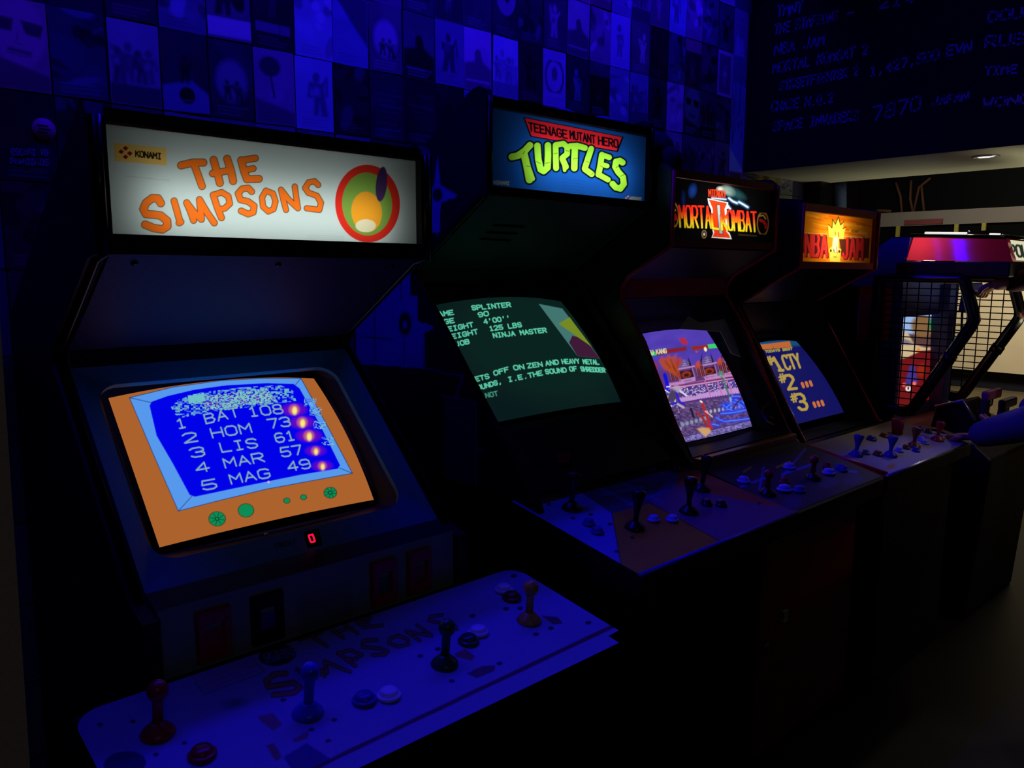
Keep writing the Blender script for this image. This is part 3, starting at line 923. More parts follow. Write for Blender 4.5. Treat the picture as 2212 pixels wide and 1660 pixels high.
def paint_A_screen(a):
    T = Z5
    sh = lambda c: c
    a.poly(T((275, 275), (600, 196), (950, 148), (1250, 131), (1555, 130), (1750, 480), (1940, 840), (1640, 895), (1300, 958), (960, 1040), (640, 1122), (450, 690)), (86, 152, 236))
    a.poly(T((425, 335), (440, 305), (560, 262), (760, 215), (1000, 182), (1300, 166), (1500, 172), (1545, 205), (1700, 480), (1848, 780), (1830, 806), (1560, 850), (1300, 903), (1000, 965), (765, 1015), (725, 1002), (600, 770), (478, 560)), (2, 2, 232))
    for P in (((275, 275), (440, 312)), ((1555, 130), (1515, 178)), ((1940, 840), (1842, 800)), ((640, 1122), (742, 1010))): a.stroke(T(*P), 1.4, (20, 50, 110))
    a.stroke(T((275, 275), (600, 196), (950, 148), (1250, 131), (1555, 130), (1750, 480), (1940, 840), (1640, 895), (1300, 958), (960, 1040), (640, 1122), (450, 690), (275, 275)), 1.6, (22, 56, 100))
    st = T((585, 345), (640, 290), (800, 238), (1100, 200), (1400, 180), (1500, 225), (1520, 300), (1250, 335), (900, 380), (660, 425), (610, 395))
    a.noise(st, [(90, 150, 205), (60, 96, 220), (110, 180, 190)], 3.0, 3.0, .6)
    a.noise(T((800, 270), (1300, 205), (1380, 300), (850, 370)), [(110, 190, 195), (96, 40, 190), (130, 200, 190)], 8.0, 2.0, .8)
    a.noise(T((710, 260), (830, 235), (840, 300), (720, 320)), [(110, 190, 200)], 5.0, 2.0, .95)
    for q in ((1620, 310), (1660, 380), (1690, 480), (1750, 600)): a.noise(T((q[0] - 40, q[1] - 30), (q[0] + 50, q[1] - 30), (q[0] + 50, q[1] + 30), (q[0] - 40, q[1] + 30)), [(70, 110, 230), (120, 190, 200)], q[0], 2.0, .5)
    for s_, o_, e_ in (("1", (625, 508), (715, 490)), ("BAT", (838, 470), (1110, 408)), ("108", (1165, 415), (1435, 388)), ("2", (672, 615), (800, 595)), ("HOM", (885, 575), (1200, 530)),
                       ("73", (1310, 505), (1490, 482)), ("3", (725, 725), (855, 703)), ("LIS", (955, 682), (1245, 642)), ("61", (1365, 612), (1525, 585)), ("4", (765, 838), (890, 815)),
                       ("MAR", (980, 800), (1295, 748)), ("57", (1405, 718), (1580, 692)), ("5", (812, 968), (945, 945)), ("MAG", (1025, 920), (1340, 866)), ("49", (1455, 825), (1640, 796))):
        o_, e_ = T(o_, e_)
        a.text(s_, o_, e_, (-6, -19), 2.9, (104, 160, 186), .9)
        a.text(s_, (o_[0] + 1, o_[1] + 1), (e_[0] + 1, e_[1] + 1), (-6, -19), 1.2, (180, 204, 130), .75)
    for c, r in (((1505, 365), 1), ((1565, 460), 1), ((1615, 560), 1), ((1665, 672), .75), ((1715, 785), .75)):
        c = T(c)[0]
        a.ell(c, 21 * r, 11 * r, (150, 20, 110), 0, .6, 11); a.ell(c, 10 * r, 10 * r, (226, 120, 100), 0, .8, 8); a.ell((c[0] + 1, c[1] + 2), 5 * r, 8 * r, (250, 236, 130), 0, 1, 4)
    G, K = (12, 140, 84), (14, 40, 30)
    for c, r in (((930, 1180), 60), ((1145, 1117), 56), ((1450, 1044), 21), ((1575, 1018), 20), ((1775, 985), 45)):
        c = T(c)[0]; q = r / 3.456
        a.ell(c, q + 1.5, (q + 1.5) * .86, K); a.ell(c, q, q * .86, G)
        if r in (60, 45):
            for k in range(8):
                w = k * math.pi / 4 + .2
                a.stroke([c, (c[0] + q * .9 * math.cos(w), c[1] + q * .78 * math.sin(w))], 1.3, K)
            a.ell(c, 5, 4, K); a.ell(c, 3, 2.4, G)
    a.ell(T((1314, 905))[0], 2.2, 2.2, (240, 190, 220), 0, 1, 2)


sheet('screen', crt((.505, 1.600, -.552), (1.009, 1.600, -.552), (.505, 1.882, -.282), .034), 400, 300, paint_A_screen, SCREEN, A, (172, 98, 44), 1.2)
# credit counter
cp = lambda px: on_plane(px, (1.850, -.206), (1.447, -.580))
nz = np.array([0, -.68, .73]) * .0015
dg = MB()
ring = [(666, 1158), (675, 1156), (680, 1171), (671, 1173)]
for i in range(4):
    p_, q_ = cp(ring[i - 1]) + nz, cp(ring[i]) + nz
    dg.tube([p_, q_], .0020, 6)
MB().slab([cp(p) + nz * .3 for p in ((655, 1150), (688, 1143), (697, 1178), (664, 1186))], nz * .4).build('credit_window', MT['black_gloss'], A)
dg.build('credit_digit', MT['led'], A)
cr = MB()
for ln in text_lines("CREDIT", (593, 1186), (640, 1174), (-2, -9)):
    P = [cp(q) + nz * .6 for q in ln]
    for p_, q_ in zip(P[:-1], P[1:]): cr.tube([p_, q_], .0009, 4)
cr.build('credit_lettering', MT['black'], A)
MB().lathe([(.0045, 0), (.003, .003), (.001, .004)], cp((575, 1156)), (0, -.68, .73), 12).build('bezel_screw', MT['silver'], A)
# graphic strip with coin slots
MB().add([(x0, 1.447, -.580), (x1, 1.447, -.580), (x1, 1.39, -.597), (x0, 1.39, -.597)], [(0, 1, 2, 3)]).build('ledge', MT['black'], A)


def paint_A_strip(a):
    a.poly([(410, 1310), (500, 1285), (503, 1400), (480, 1430), (412, 1440)], (120, 150, 165), .5, 4)
    a.poly([(640, 1290), (760, 1255), (765, 1330), (650, 1380)], (96, 110, 110), .5, 10)


sheet('graphic_strip', flat((x0, 1.388, -.725), (x1, 1.388, -.725), (x0, 1.388, -.594)), 90, 30, paint_A_strip, PRINT, A, (132, 158, 160), 2)
for cx_, mm, pm in ((.523, 'p_red', 'p_red'), (.628, 'black', 'p_dkblue'), (.893, 'p_red', 'p_green'), (.987, 'p_red', 'p_brown')):
    sl = MB()
    sl.add([(cx_ - .033, 1.388, -.615), (cx_ + .033, 1.388, -.615), (cx_ + .033, 1.388, -.715), (cx_ - .033, 1.388, -.715),
            (cx_ - .030, 1.374, -.618), (cx_ + .030, 1.374, -.618), (cx_ + .030, 1.374, -.712), (cx_ - .030, 1.374, -.712),
            (cx_ - .018, 1.374, -.640), (cx_ + .018, 1.374, -.640), (cx_ + .018, 1.374, -.690), (cx_ - .018, 1.374, -.690),
            (cx_ - .016, 1.385, -.642), (cx_ + .016, 1.385, -.642), (cx_ + .016, 1.385, -.688), (cx_ - .016, 1.385, -.688)],
           [(0, 1, 5, 4), (1, 2, 6, 5), (2, 3, 7, 6), (3, 0, 4, 7), (4, 5, 9, 8), (5, 6, 10, 9), (6, 7, 11, 10), (7, 4, 8, 11), (8, 9, 13, 12), (9, 10, 14, 13), (10, 11, 15, 14), (11, 8, 12, 15)])
    so2 = sl.build('coin_slot', MT[mm], A)
    MB().box(cx_ - .016, cx_ + .016, 1.383, 1.3848, -.688, -.655).build('reject_button', MT[pm], so2)
# control panel
pb, pf = (1.344, -.710), (.984, -.7606)
xl, xr = .273, 1.241
pz = lambda y: pb[1] + (pf[1] - pb[1]) * (y - pb[0]) / (pf[0] - pb[0])
onp = lambda p: on_plane(p, pb, pf)
MB().prism([(1.344, -.7115), (1.020, -.7575), (1.020, -.793), (1.06, -.80), (1.344, -.775)], xl + .002, xr - .002).build('control_panel', MT['dark_side'], A, .004)


def paint_A_panel(a):
    B = (122, 126, 150)
    a.poly([(405, 1448), (530, 1402), (572, 1452), (440, 1502)], (150, 140, 160)); a.stroke([(405, 1448), (530, 1402), (572, 1452), (440, 1502), (405, 1448)], 1.5, (60, 60, 80))
    for k in range(4): a.stroke([(428 + 8 * k, 1460 + 9 * k), (530 + 8 * k, 1422 + 9 * k)], 1.5, (110, 100, 120), .6)
    a.ell((599, 1416), 41, 23, (22, 16, 18), -.12)
    a.noise([(566, 1412), (636, 1398), (640, 1416), (575, 1434)], [(120, 124, 140), (90, 92, 104)], 2.0, 2.0, .6)
    T = scaled(380, 1240, 3.456)
    L = [([(920, 492), (1080, 438)], 16), ([(1020, 470), (1125, 540)], 16), ([(1140, 400), (1250, 480)], 15), ([(1245, 370), (1355, 445)], 15), ([(1190, 440), (1300, 405)], 14),
         ([(1450, 325), (1340, 350), (1400, 400), (1540, 385)], 14), ([(1360, 365), (1440, 360)], 12),
         ([(820, 745), (740, 750), (672, 800), (690, 845), (780, 830), (880, 815), (930, 850), (880, 890), (730, 905)], 30),
         ([(905, 715), (975, 765)], 18), ([(1110, 765), (1010, 690), (1130, 740), (1110, 655), (1300, 735)], 17), ([(1210, 590), (1340, 690)], 18), ([(1210, 595), (1300, 570), (1385, 605), (1340, 640), (1270, 635)], 15),
         ([(1500, 495), (1400, 500), (1395, 545), (1520, 560), (1580, 580), (1560, 605), (1470, 608)], 17), ([(1600, 480), (1590, 520), (1660, 545), (1735, 530), (1730, 490), (1660, 462), (1600, 480)], 15),
         ([(1820, 500), (1720, 432), (1910, 465), (1800, 385)], 14), ([(1990, 308), (1900, 320), (1890, 350), (1990, 370), (2080, 385), (2095, 415)], 14)]
    for P, w in L: a.stroke(T(*P), w / 3.456 + 4.5, (30, 22, 24))
    for P, w in L: a.stroke(T(*P), w / 3.456, (170, 130, 60))
    a.ell((507, 1520), 30, 13, (96, 100, 126), -.1, .6, 4); a.ell((507, 1520), 12, 6, (70, 72, 90), -.1, .6, 3)
    a.ell((270, 1650), 46, 26, (46, 46, 84), -.1)
    for c in ((216, 1566), (287, 1559), (398, 1606), (337, 1631), (612, 1513), (722, 1556), (709, 1601), (673, 1577), (946, 1403), (908, 1418), (1093, 1316), (1079, 1434), (976, 1472), (1021, 1331), (1124, 1315), (1190, 1358), (1158, 1371), (1271, 1346), (1110, 1245), (894, 1296)):
        a.ell(c, 6.5, 4, (14, 14, 20), -.1)
    # loose coloured patches printed beside the sticks
    for P, c in (([(556, 1548), (590, 1541), (612, 1566), (590, 1580), (566, 1562)], (150, 110, 96)), ([(630, 1600), (668, 1578), (664, 1596), (640, 1605)], (140, 110, 80)), ([(574, 1612), (592, 1606), (610, 1636), (596, 1646)], (140, 110, 80)),
                 ([(612, 1636), (662, 1606), (714, 1640), (690, 1662), (630, 1662)], (60, 56, 120)), ([(982, 1413), (1005, 1402), (1026, 1418), (1020, 1428), (985, 1420)], (150, 110, 60)),
                 ([(1008, 1456), (1040, 1440), (1070, 1438), (1068, 1450), (1030, 1466)], (110, 44, 70)), ([(1168, 1330), (1205, 1334), (1216, 1348), (1195, 1350)], (110, 44, 60))):
        a.poly(P, c)
    a.stroke([(540, 1732), (740, 1631), (1000, 1507), (1340, 1346)], 9, (100, 24, 50))


# rounded rear corners
def panel_surf(u, v):
    x = xl + u * (xr - xl); y = pf[0] + v * (pb[0] - pf[0])
    P = np.stack([x, y, pz(y) + .0006], -1)
    k = y < 1.015
    P[k, 0] = np.clip(P[k, 0], xl + .036, xr - .036)
    r = .045
    for cx_, s_ in ((xl + r, -1), (xr - r, 1)):
        k = ((x - cx_) * s_ > 0) & (y > pb[0] - r)
        dx, dy = P[k, 0] - cx_, P[k, 1] - (pb[0] - r)
        m_ = np.maximum(np.abs(dx), np.abs(dy)); L_ = np.hypot(dx, dy) + 1e-9
        P[k, 0] = cx_ + dx * m_ / L_; P[k, 1] = (pb[0] - r) + dy * m_ / L_
    P[:, 2] = pz(P[:, 1]) + .0006
    return P


sheet('panel_overlay', panel_surf, 420, 150, paint_A_panel, PRINT, A, (140, 146, 176), 1.4)
MB().prism([(1.019, -.7575), (.984, -.7615), (.984, -.776), (1.019, -.785)], xl + .036, xr - .036).build('front_lip', MT['black'], A)
for tp, bp_, m_ in (((342, 1497), (341, 1586), 'red'), ((672, 1458), (665, 1542), 'blue'), ((967, 1362), (960, 1436), 'green'), ((1148, 1276), (1142, 1342), 'yellow')):
    joystick(A, tp, onp(bp_), MT['p_' + m_], ball_r=.0165, h=.088)
for c, m_ in (((437, 1634), 'red'), ((787, 1516), 'dkblue'), ((840, 1506), 'white'), ((1012, 1388), 'green'), ((1033, 1369), 'white'), ((1088, 1277), 'white'), ((1105, 1294), 'brown')):
    button(A, onp(c) + np.array([0, 0, .0008]), MT['p_' + m_], .0175, .002)
MB().box(.45, 1.06, 1.20, 1.26, -1.549, -.80).build('base', MT['black'], A)

# ------------------------------------------------------------------ cabinet with the blue sign
Bc = thing('arcade_cabinet', 'tall black arcade cabinet with blue sign lettered in red and lime green', 'arcade machine', (1.722, 1.8, -1.55), 'arcade cabinets along the poster wall')
polyB = [(1.597, .450), (1.597, .205), (1.633, .193), (1.925, .012), (1.928, -.006), (1.595, -.378), (1.40, -.595), (1.39, -.62), (1.36, -.72), (1.30, -.80), (1.28, -1.549), (2.27, -1.549), (2.27, .13), (1.662, .472), (1.628, .478), (1.604, .468)]
sides(Bc, polyB, 1.370, 2.068, .02, MT['black'], MT['black_gloss'], 6, .007)
x0, x1 = 1.39, 2.048
shell(x0, x1, 1.27, 2.27, -.74, .12).build('body', MT['black'], Bc)
MB().add([(x0, 1.60, .452), (x1, 1.60, .452), (x1, 1.662, .465), (x0, 1.662, .465), (x1, 2.27, .125), (x0, 2.27, .125)], [(0, 1, 2, 3), (3, 2, 4, 5)]).build('top_panel', MT['black'], Bc)
light_box(Bc, x0, x1, 1.615, .2255, .4245, .115)
MB().box(x0, x1, 1.597, 1.615, .4255, .45).box(x0, x1, 1.597, 1.615, .200, .2245).build('sign_frame', MT['black'], Bc)
Z4 = scaled(1000, 240, 5.395)


def paint_B(a):
    T = Z4
    a.poly(T((700, 66), (1875, 300), (1805, 480), (785, 300)), (6, 8, 14))
    a.poly(T((722, 82), (1852, 305), (1790, 462), (800, 290)), (236, 40, 56))
    a.text("TEENAGE", T((765, 225))[0], T((1225, 322))[0], (-1.5, -17.0), 3.6, (16, 14, 22), 1, .74)
    a.text("MUTANT", T((1246, 318))[0], T((1550, 380))[0], (-1, -16.5), 3.4, (16, 14, 22), 1, .74)
    a.text("HERO", T((1575, 385))[0], T((1815, 428))[0], (-.5, -16.5), 3.6, (16, 14, 22), 1, .74)
    GR = (164, 236, 66)
    L = [([(570, 535), (640, 520), (720, 465), (780, 400)], 78), ([(640, 530), (660, 510)], 60), ([(712, 500), (745, 640), (775, 800)], 84), ([(760, 640), (815, 790)], 50),
         ([(868, 405), (878, 560), (905, 680), (940, 700), (985, 660), (992, 520), (990, 400)], 74),
         ([(1080, 400), (1082, 540), (1086, 665)], 66), ([(1085, 395), (1170, 380), (1215, 420), (1215, 500), (1160, 545)], 64), ([(1160, 560), (1200, 650)], 66), ([(1180, 640), (1186, 690)], 40),
         ([(1250, 410), (1330, 405), (1420, 430)], 68), ([(1305, 430), (1300, 560), (1298, 665)], 74),
         ([(1495, 440), (1455, 560), (1420, 670)], 66), ([(1425, 680), (1500, 735)], 66),
         ([(1620, 510), (1600, 640), (1580, 740)], 66), ([(1630, 515), (1705, 540)], 62), ([(1605, 620), (1680, 640)], 54), ([(1590, 745), (1690, 800)], 62),
         ([(1860, 600), (1830, 580), (1785, 590), (1775, 650), (1810, 710), (1865, 770), (1875, 850), (1835, 905), (1780, 890), (1745, 850)], 70)]
    for P, w in L: a.stroke(T(*P), w / 5.395 + 7.5, (6, 18, 30))
    for P, w in L: a.stroke(T(*P), w / 5.395, GR)
    for P in (((745, 640), (780, 650)), ((700, 500), (720, 470)), ((860, 590), (900, 610)), ((960, 610), (1010, 600)), ((1060, 500), (1100, 490)), ((1285, 560), (1330, 550)), ((1440, 590), (1470, 600)), ((1600, 640), (1640, 660)), ((1840, 760), (1880, 740)), ((1785, 660), (1815, 640)), ((1200, 460), (1235, 470)), ((1500, 740), (1520, 720))):
        a.stroke(T(*P), 1.4, (60, 110, 30))
    for c, e in ((T((318, 825))[0], (T((362, 850))[0], T((545, 862))[0])), (T((1925, 1020))[0], (T((1955, 1040))[0], T((2085, 1048))[0]))):
        konami_mark(a, c, 7, col=(216, 150, 160))
        a.text("KONAMI", e[0], e[1], (0, -7), 2.2, (150, 170, 176))
    for k in range(5): a.stroke(T((1150, 790 + 36 * k), (1430 - 30 * (k % 2), 820 + 36 * k)), 2.0, (24, 66, 146), .45)


sheet('sign_face', flat((x0, 1.615, .2255), (x1, 1.615, .2255), (x0, 1.615, .4245)), 440, 150, paint_B, GLOW, Bc, (22, 84, 176), 1.1)
sign_lamp((1.76, 1.70, .30), (.40, .03), 0.40, (1.0, 1.0, .95))
spB = MB().add([(x0, 1.61, .200), (x1, 1.61, .200), (x1, 1.915, .012), (x0, 1.915, .012)], [(0, 1, 2, 3)]).build('speaker_panel', mat('green_black_panel', (34, 60, 46), .6), Bc)
g = MB()
for k in range(3):
    y_ = 1.72 + .03 * k
    z_ = .200 + (y_ - 1.61) * (-.188 / .305) - .001
    g.box(1.50, 1.62, y_ - .004, y_ + .004, z_ - .002, z_)
g.build('speaker_slots', MT['black_gloss'], spB)
MB().add([(x0, 1.915, .012), (x1, 1.915, .012), (x1, 1.935, -.03), (x0, 1.935, -.03)], [(0, 1, 2, 3)]).build('bezel_head', MT['black'], Bc)
bezel(Bc, x0, x1, (1.935, -.03), (1.44, -.58), 1.416, 1.982, (1.918, -.085), (1.618, -.428), MT['black'])
Z6 = scaled(920, 620, 5.027)


def paint_B_screen(a):
    T = Z6
    a.ell(T((1200, 640))[0], 190, 110, (12, 40, 32), .3, .6, 60)
    a.poly(T((1225, 185), (1480, 235), (1700, 520), (1890, 780), (1645, 750)), (66, 116, 112))
    a.poly(T((1590, 530), (1720, 560), (1890, 780), (1645, 750), (1555, 605)), (62, 26, 54))       # plain colour blocks
    a.poly(T((1440, 400), (1560, 330), (1800, 650), (1640, 540)), (116, 136, 36))
    for s_, o_, e_, al in (("SPLINTER", (500, 252), (930, 215), 1), ("NAME", (80, 330), (310, 298), 1), ("90", (568, 330), (692, 308), 1), ("AGE", (140, 415), (318, 385), 1), ("4'00''", (630, 402), (925, 358), 1),
                           ("HEIGHT", (182, 497), (525, 430), 1), ("WEIGHT", (222, 578), (575, 505), 1), ("125 LBS", (692, 478), (1048, 432), 1), ("NINJA MASTER", (732, 552), (1318, 492), 1), ("JOB", (320, 650), (482, 612), 1),
                           ("GETS", (485, 1042), (695, 990), 1), ("OFF", (738, 965), (910, 915), 1), ("ON", (952, 903), (1078, 890), 1), ("ZEN", (1102, 882), (1275, 862), 1), ("AND", (1300, 856), (1450, 838), 1), ("HEAVY", (1480, 835), (1675, 830), 1), ("METAL", (1710, 835), (1885, 842), 1),
                           ("SOUNDS,", (520, 1135), (830, 1048), 1), ("I.E.THE", (895, 1032), (1275, 955), 1), ("SOUND", (1300, 946), (1535, 924), 1), ("OF", (1562, 916), (1648, 912), 1), ("SHREDDER'", (1686, 914), (1985, 930), 1), ("NOT", (650, 1205), (790, 1178), .4)):
        o_, e_ = T(o_, e_)
        a.text(s_, o_, e_, (-2.6, -9.0), 2.5, (92, 200, 164), al, .72)
    for k in range(70): pass


sheet('screen', crt((1.424, 1.630, -.418), (1.974, 1.630, -.418), (1.424, 1.908, -.100), .040), 360, 260, paint_B_screen, SCREEN, Bc, (9, 26, 27), 1.1)


def paint_B_side(a):
    BL = (104, 108, 190)
    a.poly([(740, 700), (885, 585), (886, 638), (902, 640), (902, 694), (917, 700), (917, 797), (770, 786), (700, 780)], BL)
    a.poly([(917, 698), (939, 708), (917, 720)], BL)
    a.poly([(905, 520), (922, 512), (922, 505), (950, 500), (950, 440), (905, 440)], BL)
    a.poly([(945, 336), (951, 400), (990, 424), (953, 438), (945, 510), (936, 440), (905, 425), (938, 402)], BL)
    a.ell((945, 421), 11, 15, (40, 34, 40), 0, 1, 3); a.ell((875, 700), 14, 26, (46, 38, 44), 0, 1, 4); a.ell((875, 702), 5, 9, (110, 112, 180))
    for P in (((866, 590), (866, 648)), ((810, 640), (810, 780)), ((775, 725), (850, 736)), ((872, 735), (872, 790))): a.stroke(P, 2, (30, 28, 50))
    PU = (84, 70, 120)
    for P in (((917, 797), (1000, 812), (985, 858)), ((955, 856), (1028, 872), (1029, 975), (1043, 970)), ((1029, 980), (1028, 1090)), ((917, 720), (917, 797))): a.stroke(P, 3.5, PU)
    a.poly([(960, 862), (1024, 875), (1024, 1090), (960, 1060)], (44, 42, 96), .5, 4)


sd = [o for o in Bc.children if o.name.startswith('side_panel')][0]
sheet('side_art', flat((1.3685, 2.26, -.80), (1.3685, 1.56, -.80), (1.3685, 2.26, .36)), 2, 2, None, PRINT, sd, (16, 14, 22), 1) if False else None
yy_, zz_ = np.meshgrid(np.linspace(2.26, 1.50, 150), np.linspace(-.72, .42, 220))


def side_art(parent):
    """printed film on the outer face, cut to the panel's outline"""
    pts, idx = [], {}
    inside = lambda y, z: (z < .13 + (2.27 - y) * .5625 - .01) and (y > 1.39 + (z + .595) * .895 + .006 if z < .0 else (z > .193 - (y - 1.633) * .62 + .006 and y > 1.605)) and z > -.60
    H_, V_ = yy_.shape
    ok = np.array([[inside(yy_[i, j], zz_[i, j]) for j in range(V_)] for i in range(H_)])
    P = np.stack([np.full(yy_.size, 1.3693), yy_.ravel(), zz_.ravel()], -1)
    X, Y = proj(P)
    a = Art(X, Y, (20, 17, 26), 1.4)
    paint_B_side(a)
    ids = np.arange(yy_.size).reshape(H_, V_)
    f = [(int(ids[i, j]), int(ids[i, j + 1]), int(ids[i + 1, j + 1]), int(ids[i + 1, j])) for i in range(H_ - 1) for j in range(V_ - 1) if ok[i, j] and ok[i + 1, j] and ok[i, j + 1] and ok[i + 1, j + 1]]
    used = sorted({k for q in f for k in q}); mp = {k: n for n, k in enumerate(used)}
    off = root_loc(parent)
    me = bpy.data.meshes.new('side_art')
    me.from_pydata([tuple(P[k] + np.array([0, 0, EYE]) - off) for k in used], [], [tuple(mp[k] for k in q) for q in f])
    at = me.attributes.new('art', 'FLOAT_COLOR', 'POINT')
    at.data.foreach_set('color', np.concatenate([a.C[used], np.ones((len(used), 1))], 1).ravel())
    me.materials.append(PRINT)
    o = bpy.data.objects.new('side_art', me); COL.objects.link(o); o.parent = parent


side_art(sd)
pb, pf = (1.485, -.600), (1.060, -.675)
xl, xr = 1.360, 2.068
onp = lambda p: on_plane(p, pb, pf)
MB().prism([(1.485, -.6007), (1.060, -.6757), (1.052, -.681), (1.052, -.735), (1.30, -.76), (1.485, -.72)], xl, xr).build('control_panel', MT['black'], Bc, .004)


def paint_B_panel(a):
    a.poly([(1100, 1080), (1250, 1060), (1322, 1110), (1342, 1222), (1375, 1250), (1090, 1120)], (112, 118, 186))
    a.poly([(1322, 1110), (1400, 1085), (1470, 1120), (1560, 1170), (1375, 1245), (1340, 1220)], (205, 175, 20))
    a.poly([(1400, 1085), (1460, 1050), (1640, 1085), (1730, 1106), (1560, 1172), (1470, 1120)], (120, 74, 104))
    a.poly([(1460, 1050), (1480, 985), (1560, 1000), (1735, 1100), (1650, 1092)], (190, 84, 50))
    a.poly([(1250, 1060), (1300, 1040), (1440, 1040), (1400, 1088), (1322, 1110)], (66, 78, 84))
    for P in (((1290, 1052), (1370, 1092)), ((1335, 1040), (1430, 1085)), ((1300, 1070), (1390, 1052)), ((1360, 1090), (1440, 1060)), ((1380, 1010), (1430, 1022))): a.stroke(P, 6, (92, 98, 150), .7)
    for P in (((1322, 1110), (1342, 1222)), ((1400, 1085), (1560, 1172))): a.stroke(P, 2, (20, 18, 24))
    for c in ((1236, 1100), (1276, 1112), (1318, 1133), (1332, 1192), (1186, 1090), (1366, 1162), (1640, 1088), (1238, 1120)): a.ell(c, 5, 3, (16, 14, 24))


sheet('panel_overlay', flat((xl, pf[0], pf[1] + .0006), (xr, pf[0], pf[1] + .0006), (xl, pb[0], pb[1] + .0006)), 260, 160, paint_B_panel, PRINT, Bc, (84, 80, 120), 1.3)
MB().tube([(xl, 1.055, -.677), (xr, 1.055, -.677)], .0065, 8).build('front_edge', MT['p_dkblue'], Bc)
for tp, bp_ in (((1240, 1032), (1234, 1100)), ((1381, 1068), (1371, 1142)), ((1493, 1034), (1487, 1107)), ((1530, 988), (1514, 1058))):
    joystick(Bc, tp, onp(bp_), MT['p_black'], bat=True, m_base=MT['p_black'], h=.098)
for c, m_ in (((1272, 1134), 'dkblue'), ((1290, 1152), 'dkblue'), ((1412, 1126), 'crystal'), ((1452, 1126), 'crystal'), ((1526, 1091), 'black'), ((1557, 1093), 'black'), ((1212, 1058), 'crystal'), ((1460, 1018), 'black'), ((1405, 1018), 'dkblue')):
    button(Bc, onp(c) + np.array([0, 0, .0008]), MT['p_' + m_], .014, .003)
MB().add([(x0, 1.44, -.58), (x1, 1.44, -.58), (x1, 1.484, -.605), (x0, 1.484, -.605)], [(0, 1, 2, 3)]).build('coin_ledge', MT['black'], Bc)
q = on_plane((1214, 992), (1.935, -.03), (1.44, -.58)) + np.array([0, -.004, .004])
MB().box(q[0] - .022, q[0] + .022, q[1] - .004, q[1] + .004, q[2] - .012, q[2] + .012).build('coin_reject_light', MT['p_red'], Bc)

# ------------------------------------------------------------------ cabinet with the black and fire-coloured sign
Cc = thing('arcade_cabinet', 'dark arcade cabinet with black sign lettered in red to yellow', 'arcade machine', (2.40, 1.7, -1.55), 'arcade cabinets along the poster wall')
polyC = [(1.53, .318), (1.53, .085), (1.700, -.008), (1.728, -.050), (1.728, -.086), (1.628, -.228), (1.445, -.575), (1.390, -.63), (1.08, -.694), (1.08, -.75), (1.16, -.80), (1.18, -1.549), (2.24, -1.549), (2.24, .20), (1.62, .345), (1.56, .342)]
sides(Cc, polyC, 2.073, 2.730, .02, MT['dark_side'], MT['red_trim'], 9, .008)
x0, x1 = 2.09, 2.71
shell(x0, x1, 1.17, 2.24, -.76, .19).build('body', MT['dark_side'], Cc)
MB().add([(x0, 1.535, .325), (x1, 1.535, .325), (x1, 1.62, .338), (x0, 1.62, .338), (x1, 2.24, .195), (x0, 2.24, .195)], [(0, 1, 2, 3), (3, 2, 4, 5)]).build('top_panel', MT['dark_side'], Cc)
light_box(Cc, x0, x1, 1.548, .113, .300, .14)
MB().box(x0, x1, 1.532, 1.548, .301, .325).box(x0, x1, 1.532, 1.548, .086, .112).build('sign_frame', MT['red_panel'], Cc)
Z7 = scaled(1420, 370, 7.373)


